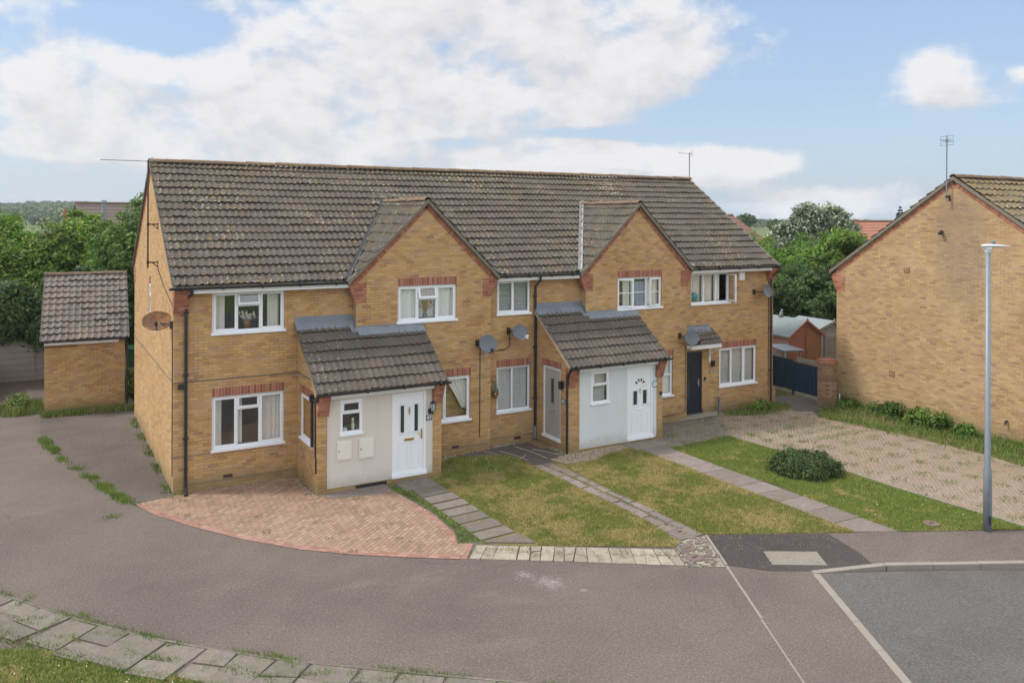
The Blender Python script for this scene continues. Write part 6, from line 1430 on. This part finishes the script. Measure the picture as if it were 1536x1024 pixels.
btree('evergreen_tree', (33.2, 7.2), (33.2, 7.0, 2.2), 1.3, 5, .9, 17, M_hedge_dark, 'dark bush at the corner of the neighbour house', GR, 240, low=-.95, zs=.8)
btree('hedge_tree', (38, 14), (38, 14, 3.0), 1.7, 6, 1.5, 18, M_mid, 'mid green tree in the second row below the silvery tree', GR, 260, low=-.9)
C = [(54.2, 27.2, 5.4), (52.6, 28.2, 4.6), (56.2, 26.2, 4.7), (53.4, 26.8, 6.2), (55.3, 26.4, 6.1), (51.8, 28.6, 3.6), (57.0, 25.6, 3.6), (54.4, 26.6, 3.6)]
tree('silver_leaf_tree', (54.4, 27), C, [1.85, 1.6, 1.7, 1.5, 1.45, 1.3, 1.3, 1.5], 620, 70, .125, M_silver_leaf, 'large rounded tree with silvery white leaves behind the hedges', seed=21, bark=M_palebark, trunk_r=.3, low=-.8, clump_r=.6)
btree('hedge_tree', (42, 22.5), (42, 22.5, 3.2), 1.6, 7, 1.5, 19, M_hedge, 'yellow green tree filling the hedge left of the silvery tree', GR, 280, low=-.9)
# far small trees and conifer
def conifer(x, y, h, w, label):
    t = thing('conifer', (x, y, 0), label, 'tree'); m = MB(); m.tube([(x, y, -.3), (x, y, h)], [.25, .04], 6); build('trunk', m, M_bark, t)
    C = [(x, y, h*(.35+.62*i/7)) for i in range(8)]; V, Q, _ = leaves(C, [w*(1.05-.85*i/7) for i in range(8)], 170, 26, .32, (1, 1, .5), .5, (.4, 1.1), -1, .5, 5); mesh_np('crown', V, Q, M_pine, t)
conifer(213, 131, 9.6, 1.9, 'dark conifer on the skyline right of the silvery tree')
FT = 'small trees on the far skyline'
for i, (x, y, z, r, l) in enumerate(((246, 148, 5.2, 2.0, 'rounded far tree right of the conifer on the skyline'), (262, 146, 5.0, 2.2, 'far tree just above the slope of the neighbour roof'), (142, 122, 5.0, 2.0, 'far tree behind the dark hip roof right of the terrace'), (147, 116, 4.4, 1.3, 'small round far tree right of the dark hip roof'))):
    C, Rd = blobs((x, y, z), r*.8, 5, r*.7, 60+i, .4); tree('distant_tree', (x, y), C, Rd, 120, 24, .38, M_wood_far, l, group=FT, seed=60+i, trunk_r=.25, clump_r=.7)
# low bush on the third lawn
C = [(14.45, -6.1, .12), (14.0, -6.15, .12), (14.85, -6.2, .12), (14.4, -5.65, .14), (14.3, -6.55, .1), (14.05, -5.8, .1), (14.8, -6.55, .1)]
tree('low_bush', (14.4, -6.1), C, [.5, .42, .42, .42, .4, .38, .4], 520, 56, .028, M_bush, 'low dark green spreading bush on the lawn beside the slab path', 'bush', seed=31, flat=(1, 1, .9), clump_r=.14, low=-.1, trunk_r=.03)
# plants along the neighbour wall
def plant(name, x, y, h, r, mat, label, seed, group=None, size=.05, n=44):
    C, Rd = blobs((x, y, h*.55), r, 4, r*.6, seed, .5); return tree(name, (x, y), C, Rd, n, 30, size, mat, label, 'plant', group, seed=seed, trunk_r=.015, low=-.9, clump_r=.2)
GP = 'wild plants along the neighbour wall'
for i, (x, y, h, r, l) in enumerate(((21.6, -3.6, .42, .24, 'dark leafy plant left of the big one under the neighbour wall'), (21.55, -4.5, .55, .3, 'big bright leafy plant in the middle of the strip under the neighbour wall'), (21.5, -5.25, .48, .26, 'leafy plant just right of the big one under the neighbour wall'), (21.5, -6.1, .26, .24, 'low leafy plant left of the lamp post under the neighbour wall'), (21.6, -1.9, .26, .22, 'leafy plant at the foot of the brick pier'), (21.3, -8.3, .35, .3, 'low plant right of the lamp post under the neighbour wall'), (21.7, -2.8, .24, .22, 'low plant between the pier and the dark plants'))):
    plant('wild_plant', x, y, h, r, M_weed if i in (1, 4) else M_mid, l, 80+i, GP)
plant('climbing_weed', .12, 12.1, .8, .35, M_weed, 'green weeds climbing in the gap beside the garage', 95)
plant('wild_plant', -3.2, 11.6, .3, .35, M_weed, 'clump of tall weeds on the drive left of the garage', 96)
plant('wild_plant', 18.6, -.6, .12, .24, M_weed, 'yellowish weeds under the three light window', 97)

# ================================================================== FAR HOUSES AND HILL
def far_house(loc, w, d, he, hr, rz, label, wallm, roofm, hip=0., chimney=None, group='far houses'):
    t = thing('distant_house', loc, label, 'house', group, R_(rz)); m = MB(); m.box((-w/2, -d/2, -.4), (w/2, d/2, he)); m.extr([(-w/2+.01+hip, -d/2+.02, he), (-w/2+.01+hip, d/2-.02, he), (-w/2+.01+hip, 0, hr-.15)], (w-.02-2*hip, 0, 0)) if not hip else None
    build('wall', m, wallm, t, world=False); m = MB(); o = .3; s = (hr-he)/(d/2)
    if hip:
        m.add([(-w/2-o, -d/2-o, he-o*s), (w/2+o, -d/2-o, he-o*s), (w/2+o, d/2+o, he-o*s), (-w/2-o, d/2+o, he-o*s), (-w/2+hip, 0, hr), (w/2-hip, 0, hr)], [(0, 1, 5, 4), (1, 2, 5), (2, 3, 4, 5), (3, 0, 4), (3, 2, 1, 0)])
    else:
        for sy in (-1, 1): m.extr([(-w/2-o, sy*(d/2+o), he-o*s), (-w/2-o, 0, hr), (-w/2-o, 0, hr-.15), (-w/2-o, sy*(d/2+o), he-o*s-.15)], (w+2*o, 0, 0))
    rf = build('roof', m, roofm, t, world=False); m = MB(); m.tube([(-w/2+hip-o*(hip == 0), 0, hr), (w/2-hip+o*(hip == 0), 0, hr)], .13, 6); build('ridge', m, M_ridge, rf, world=False)
    if chimney:
        cx, ch = chimney; m = MB(); m.box((cx-.35, -.3, hr-1), (cx+.35, .3, hr+ch)); m.box((cx-.42, -.37, hr+ch-.3), (cx+.42, .37, hr+ch-.15)); ck = build('chimney', m, M_red, rf, world=False); m = MB()
        for x in (cx-.15, cx+.15): m.lathe((x, 0, hr+ch), [(.12, 0), (.1, .4), (.07, .4), (.07, 0)], 8)
        build('chimney_pot', m, M_soldier, ck, world=False)
    m = MB()
    for x in (-w*.25, w*.25): m.box((x-.5, -d/2-.02, 1.1), (x+.5, -d/2+.02, 2.1))
    build('window', m, M_door_glass, t, world=False); return t
def far_roof(name, c):
    m, t, b = new_mat(name); p = t.pos(); w = t.math('FRACT', t.math('MULTIPLY', t.sep(p)[2], 3.3)); f = t.noise(p, 3, 4, .7)
    col = t.mix(f, tuple(x*.65 for x in c), tuple(x*1.25 for x in c)); col = t.mix(t.math('LESS_THAN', w, .2), col, tuple(x*.5 for x in c)); t.put(b.inputs['Base Color'], col); b.inputs['Roughness'].default_value = .95; return m
M_roof_dark = far_roof('far_brown_roof', (.17, .13, .115)); M_roof_red = far_roof('far_red_roof', (.36, .155, .1)); M_roof_rb = far_roof('far_red_brown_roof', (.19, .1, .08)); M_farwall = plain('far_brick', (.3, .18, .11), .9)
far_house((3.9, 62.5, 0), 7.0, 7.0, 4.3, 7.6, 14, 'far house with a mottled brown roof above the left trees', M_farwall, M_roof_dark)
t = thing('distant_house', (-.4, 64.5, 0), 'far house mostly hidden in the trees with one tall brick chimney', 'house', 'far houses'); m = MB(); m.box((-2.6, 62, -.4), (1.8, 68, 3.0)); build('wall', m, M_farwall, t); m = MB(); m.extr([(-2.8, 61.8, 2.9), (-2.8, 68.2, 2.9), (-2.8, 65, 5.1)], (4.8, 0, 0)); rf = build('roof', m, M_roof_dark, t)
m = MB(); m.box((-.62, 64.2, 4.5), (-.02, 64.8, 6.4)); m.box((-.70, 64.12, 6.4), (.06, 64.88, 6.55)); m.box((-.62, 64.2, 6.55), (-.02, 64.8, 6.75)); ck = build('chimney', m, M_red, rf); m = MB()
for x in (-.46, -.18): m.lathe((x, 64.5, 6.75), [(.11, 0), (.09, .35), (.06, .35), (.06, 0)], 8)
build('chimney_pot', m, M_soldier, ck)
t = thing('flue_pole', (2.3, 58.3, 0), 'grey flue pole in front of the mottled brown far roof', 'pole'); m = MB(); m.tube([(2.3, 58.3, 0), (2.3, 58.3, 7.6)], .17, 8); build('pipe', m, M_galv, t); m = MB(); m.lathe((2.3, 58.3, 7.5), [(.2, 0), (.26, .12), (.2, .3), (0, .34)], 8); m.tube([(2.3, 58.3, 6.5), (2.3, 58.3, 6.7)], .21, 8); build('cowl', m, M_galv, t)
far_house((50.6, 35.2, 0), 8.5, 7.5, 4.0, 6.75, -30, 'far house with a dark red brown hip roof beyond the terrace roof', M_farwall, M_roof_rb, hip=2.6)
far_house((75.6, 35.5, 0), 12, 8, 3.0, 6.2, -22, 'far house with a long orange red roof behind the silvery tree', M_farwall, M_roof_red)
far_house((74.6, 30.2, 0), 5.5, 5.5, 2.4, 5.3, 62, 'far house gable with a steep orange red roof near the neighbour roof', M_farwall, M_roof_red)
# hill ridge on the left horizon
def hz(az): return max(-.3, 13.5*math.exp(-((az+4)/17)**2)+1.6*math.sin(az*.9)+.8*math.sin(az*2.3+1))
rows = [(420, 0.), (560, .35), (720, .75), (860, 1.), (1100, .9), (1500, -.1)]; azs = [-40+.8*i for i in range(100)]; V = []; Q = []
for r, k in rows:
    for a in azs: q = R_(a); V.append((r*math.sin(q)-2.9, r*math.cos(q)-21, -.4+max(0, k*(hz(a)+.3))))
n = len(azs)
for i in range(len(rows)-1): Q += [(i*n+j, i*n+j+1, (i+1)*n+j+1, (i+1)*n+j) for j in range(n-1)]
tag(mesh_np('hill', V, Q, M_field), kind='structure')
Cw = []; g = random.Random(5)
for i in range(3200):
    a = g.uniform(-14, 40); r = g.choice((g.uniform(430, 900), g.uniform(640, 900))); k = np.interp(r, [x[0] for x in rows], [x[1] for x in rows]); z = -.4+max(0, k*(hz(a)+.3)); q = R_(a)
    Cw.append((r*math.sin(q)-2.9, r*math.cos(q)-21, z+1.5))
V, Q, _ = leaves(Cw, [3.6]*len(Cw), 15000, 9, 1.5, (1.1, 1.1, .8), 2., (.6, 1.05), -.1, .6, 71); V[:, 2] = np.maximum(V[:, 2], -.4)
tag(mesh_np('woodland', V, Q, M_wood_far), kind='stuff')
Cw = []
for i in range(900):
    a = g.uniform(40, 80); r = g.uniform(420, 900); q = R_(a); Cw.append((r*math.sin(q)-2.9, r*math.cos(q)-21, 1.0+g.uniform(0, 1.2)))
V, Q, _ = leaves(Cw, [2.6]*len(Cw), 4200, 8, 1.3, (1.2, 1.2, .7), 1.8, (.6, 1.05), -.1, .6, 72)
tag(mesh_np('distant_hedgerows', V, Q, M_wood_far), kind='stuff')

# ---- the air: one even closed box of haze round everything
m = MB(); m.box((-1800, -1800, -1.4), (1800, 1800, 40)); hm = bpy.data.materials.new('haze_air'); hm.use_nodes = True; ht = NT(hm.node_tree); hm.node_tree.nodes.remove(hm.node_tree.nodes['Principled BSDF'])
pv = ht.node('ShaderNodeVolumePrincipled'); pv.inputs['Color'].default_value = (.86, .92, 1., 1); pv.inputs['Density'].default_value = .0003; pv.inputs['Anisotropy'].default_value = .3
hm.node_tree.links.new(pv.outputs[0], hm.node_tree.nodes['Material Output'].inputs['Volume']); tag(build('haze', m, hm), kind='stuff')

# ================================================================== SKY, SUN, CAMERA
CLOUD_FILL = (14.6, 14.3, 14.0)
SUN_EL, SUN_AZ = 50., -62.      # azimuth from +y towards +x: the sun stands to the left and a little behind the terrace
world = bpy.data.worlds.new('World'); scene.world = world; world.use_nodes = True; wt = NT(world.node_tree); bg = world.node_tree.nodes['Background']
sky = wt.node('ShaderNodeTexSky', sky_type='NISHITA'); sky.sun_disc = False; sky.sun_elevation = R_(SUN_EL); sky.sun_rotation = R_(SUN_AZ); sky.air_density = 1.0; sky.dust_density = 1.6; sky.ozone_density = 1.6
gen = wt.node('ShaderNodeTexCoord').outputs['Generated']; X, Y, Z = wt.sep(gen)
el = wt.math('MULTIPLY', wt.math('ARCSINE', Z), 57.2958); az = wt.math('MULTIPLY', wt.math('ARCTAN2', X, Y), 57.2958)
P2 = wt.comb(az, wt.math('MULTIPLY', el, 1.6), 0.)
CL = [(2.03, 7.69, 5.6, 3.5, 1), (10.49, 7.39, 6.95, 3.68, 1), (20.36, 8.65, 10.7, 4.98, 1.1), (30.3, 10.15, 9.4, 5.0, 1.1), (36.0, 10.75, 5.4, 3.3, 1), (40.6, 9.6, 2.0, 1.2, .8), (1.33, 3.97, 4.25, 1.29, .9), (10.5, 5.04, 6.13, 1.95, .9),
      (29.43, 13.87, 11.9, 2.75, 1), (-1.11, 12.41, 3.04, .87, .7), (33.2, 3.7, 4.2, 1.5, 1.6), (35.5, 3.3, 4., 1.1, 1.2), (43.88, 3.2, 5.6, 1.2, 1.7), (49.76, .74, 4.5, 1.1, 1.35), (57.11, 8.42, 2.3, 1.6, 1.45), (61.4, 8.5, .7, .55, .8), (14.05, 3.61, 1.28, .31, .6),
      (15.76, 3.61, .95, .31, .6), (19.04, 3.44, .97, .32, .5), (25.32, 11.42, 5.48, 4.12, .9), (8.07, 10.92, 2.77, 1.62, -1.0), (5.35, 11.9, 4.18, .92, -.8), (16.4, 7.64, 1.52, 1.34, -.3), (36.5, 5.6, 6.0, .42, -1.), (40.8, 6.7, 2.65, .63, -.5), (26.72, 4.94, 4.12, .46, -.6), (22.14, 12.21, 2.25, 1.59, -.35), (.28, 3.01, 5.56, .4, -.3), (48.11, 2.48, 2.48, .52, -.6)]
def field(daz, del_):
    """cloud cover at this direction, shifted by a small angle"""
    a = wt.math('ADD', az, daz); e = wt.math('ADD', el, del_); tot = None
    for (ca, ce, ra, re, s) in CL:
        u = wt.math('MULTIPLY', wt.math('SUBTRACT', a, ca), 1/ra); v = wt.math('MULTIPLY', wt.math('SUBTRACT', e, ce), 1/re)
        d = wt.math('ADD', wt.math('MULTIPLY', u, u), wt.math('MULTIPLY', v, v)); k = wt.math('MULTIPLY', wt.math('EXPONENT', wt.math('MULTIPLY', d, -.9)), s)
        tot = k if tot is None else wt.math('ADD', tot, k)
    # clouds added all round the unseen rest of the sky
    vec = wt.comb(wt.math('MULTIPLY', a, .045), wt.math('MULTIPLY', e, .09), 3.); rest = wt.step(wt.noise(vec, 1., 4, .55), .3, .6)
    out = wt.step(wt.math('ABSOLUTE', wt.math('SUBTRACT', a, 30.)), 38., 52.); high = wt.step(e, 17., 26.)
    tot = wt.math('ADD', wt.math('MAXIMUM', wt.math('MINIMUM', tot, .95), -.3), wt.math('MULTIPLY', wt.math('MULTIPLY', rest, wt.math('MAXIMUM', out, high)), 1.0))
    vn = wt.comb(a, wt.math('MULTIPLY', e, 1.5), 0.)
    n1 = wt.noise(vn, .15, 6, .5); n2 = wt.noise(vn, .55, 9, .56)
    n = wt.math('ADD', wt.math('MULTIPLY', n1, .62), wt.math('MULTIPLY', n2, .38))
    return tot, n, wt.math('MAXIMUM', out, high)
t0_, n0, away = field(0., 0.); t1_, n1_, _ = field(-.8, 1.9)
dens = wt.math('ADD', t0_, wt.math('MULTIPLY_ADD', n0, 3.0, -1.5)); mask = wt.step(dens, .28, .95)
dens1 = wt.math('ADD', t1_, wt.math('MULTIPLY_ADD', n1_, 3.0, -1.5))
shade = wt.step(wt.math('SUBTRACT', dens1, dens), -.5, .55)
core = wt.step(dens, .6, 1.5)
ccol = wt.mix(shade, (6.75, 6.65, 6.65), (5.15, 5.1, 5.35)); ccol = wt.mix(wt.math('MULTIPLY', core, .25), ccol, (5.6, 5.4, 5.5))
ccol = wt.mix(away, ccol, CLOUD_FILL)   # unseen cloud overhead and behind camera, made extra bright to light the facade
hzb = wt.step(el, -2., 14.); skyc = wt.mix(.55, sky.outputs[0], wt.mix(hzb, (4.6, 5.8, 7.2), (3.6, 5.0, 7.3)))
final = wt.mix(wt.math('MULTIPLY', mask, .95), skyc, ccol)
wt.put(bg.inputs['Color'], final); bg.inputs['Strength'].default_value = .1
sl_ = bpy.data.lights.new('sun', 'SUN'); sl_.energy = 2.3; sl_.angle = R_(8); sl_.color = (1., .95, .88); so = bpy.data.objects.new('sun', sl_); COL.objects.link(so)
sd_ = Vector((math.sin(R_(SUN_AZ))*math.cos(R_(SUN_EL)), math.cos(R_(SUN_AZ))*math.cos(R_(SUN_EL)), math.sin(R_(SUN_EL)))); so.rotation_euler = sd_.to_track_quat('Z', 'Y').to_euler(); so.location = sd_*60
cam = bpy.data.cameras.new('camera'); co = bpy.data.objects.new('camera', cam); COL.objects.link(co); scene.camera = co
yaw, pit, rol = R_(29.855), R_(-.1), R_(.231)
f = Vector((math.sin(yaw)*math.cos(pit), math.cos(yaw)*math.cos(pit), math.sin(pit))); r = Vector((math.cos(yaw), -math.sin(yaw), 0)); u = r.cross(f)
r2 = r*math.cos(rol)+u*math.sin(rol); u2 = u*math.cos(rol)-r*math.sin(rol)
M = Matrix((r2, u2, -f)).transposed().to_4x4(); M.translation = (-2.861, -21.044, 6.631); co.matrix_world = M
cam.sensor_fit = 'HORIZONTAL'; cam.sensor_width = 36; cam.lens = 36*1247.98/1536; cam.shift_y = -(512-325.542)/1536; cam.clip_start = .1; cam.clip_end = 9000
scene.view_settings.view_transform = 'Standard'; scene.view_settings.look = 'None'; scene.view_settings.exposure = .45; scene.view_settings.gamma = 1.
scene.render.engine = 'CYCLES'
scene.cycles.use_denoising = True; scene.cycles.denoising_input_passes = 'RGB_ALBEDO_NORMAL'; scene.cycles.denoising_prefilter = 'NONE'; scene.cycles.max_bounces = 8; scene.cycles.transparent_max_bounces = 12
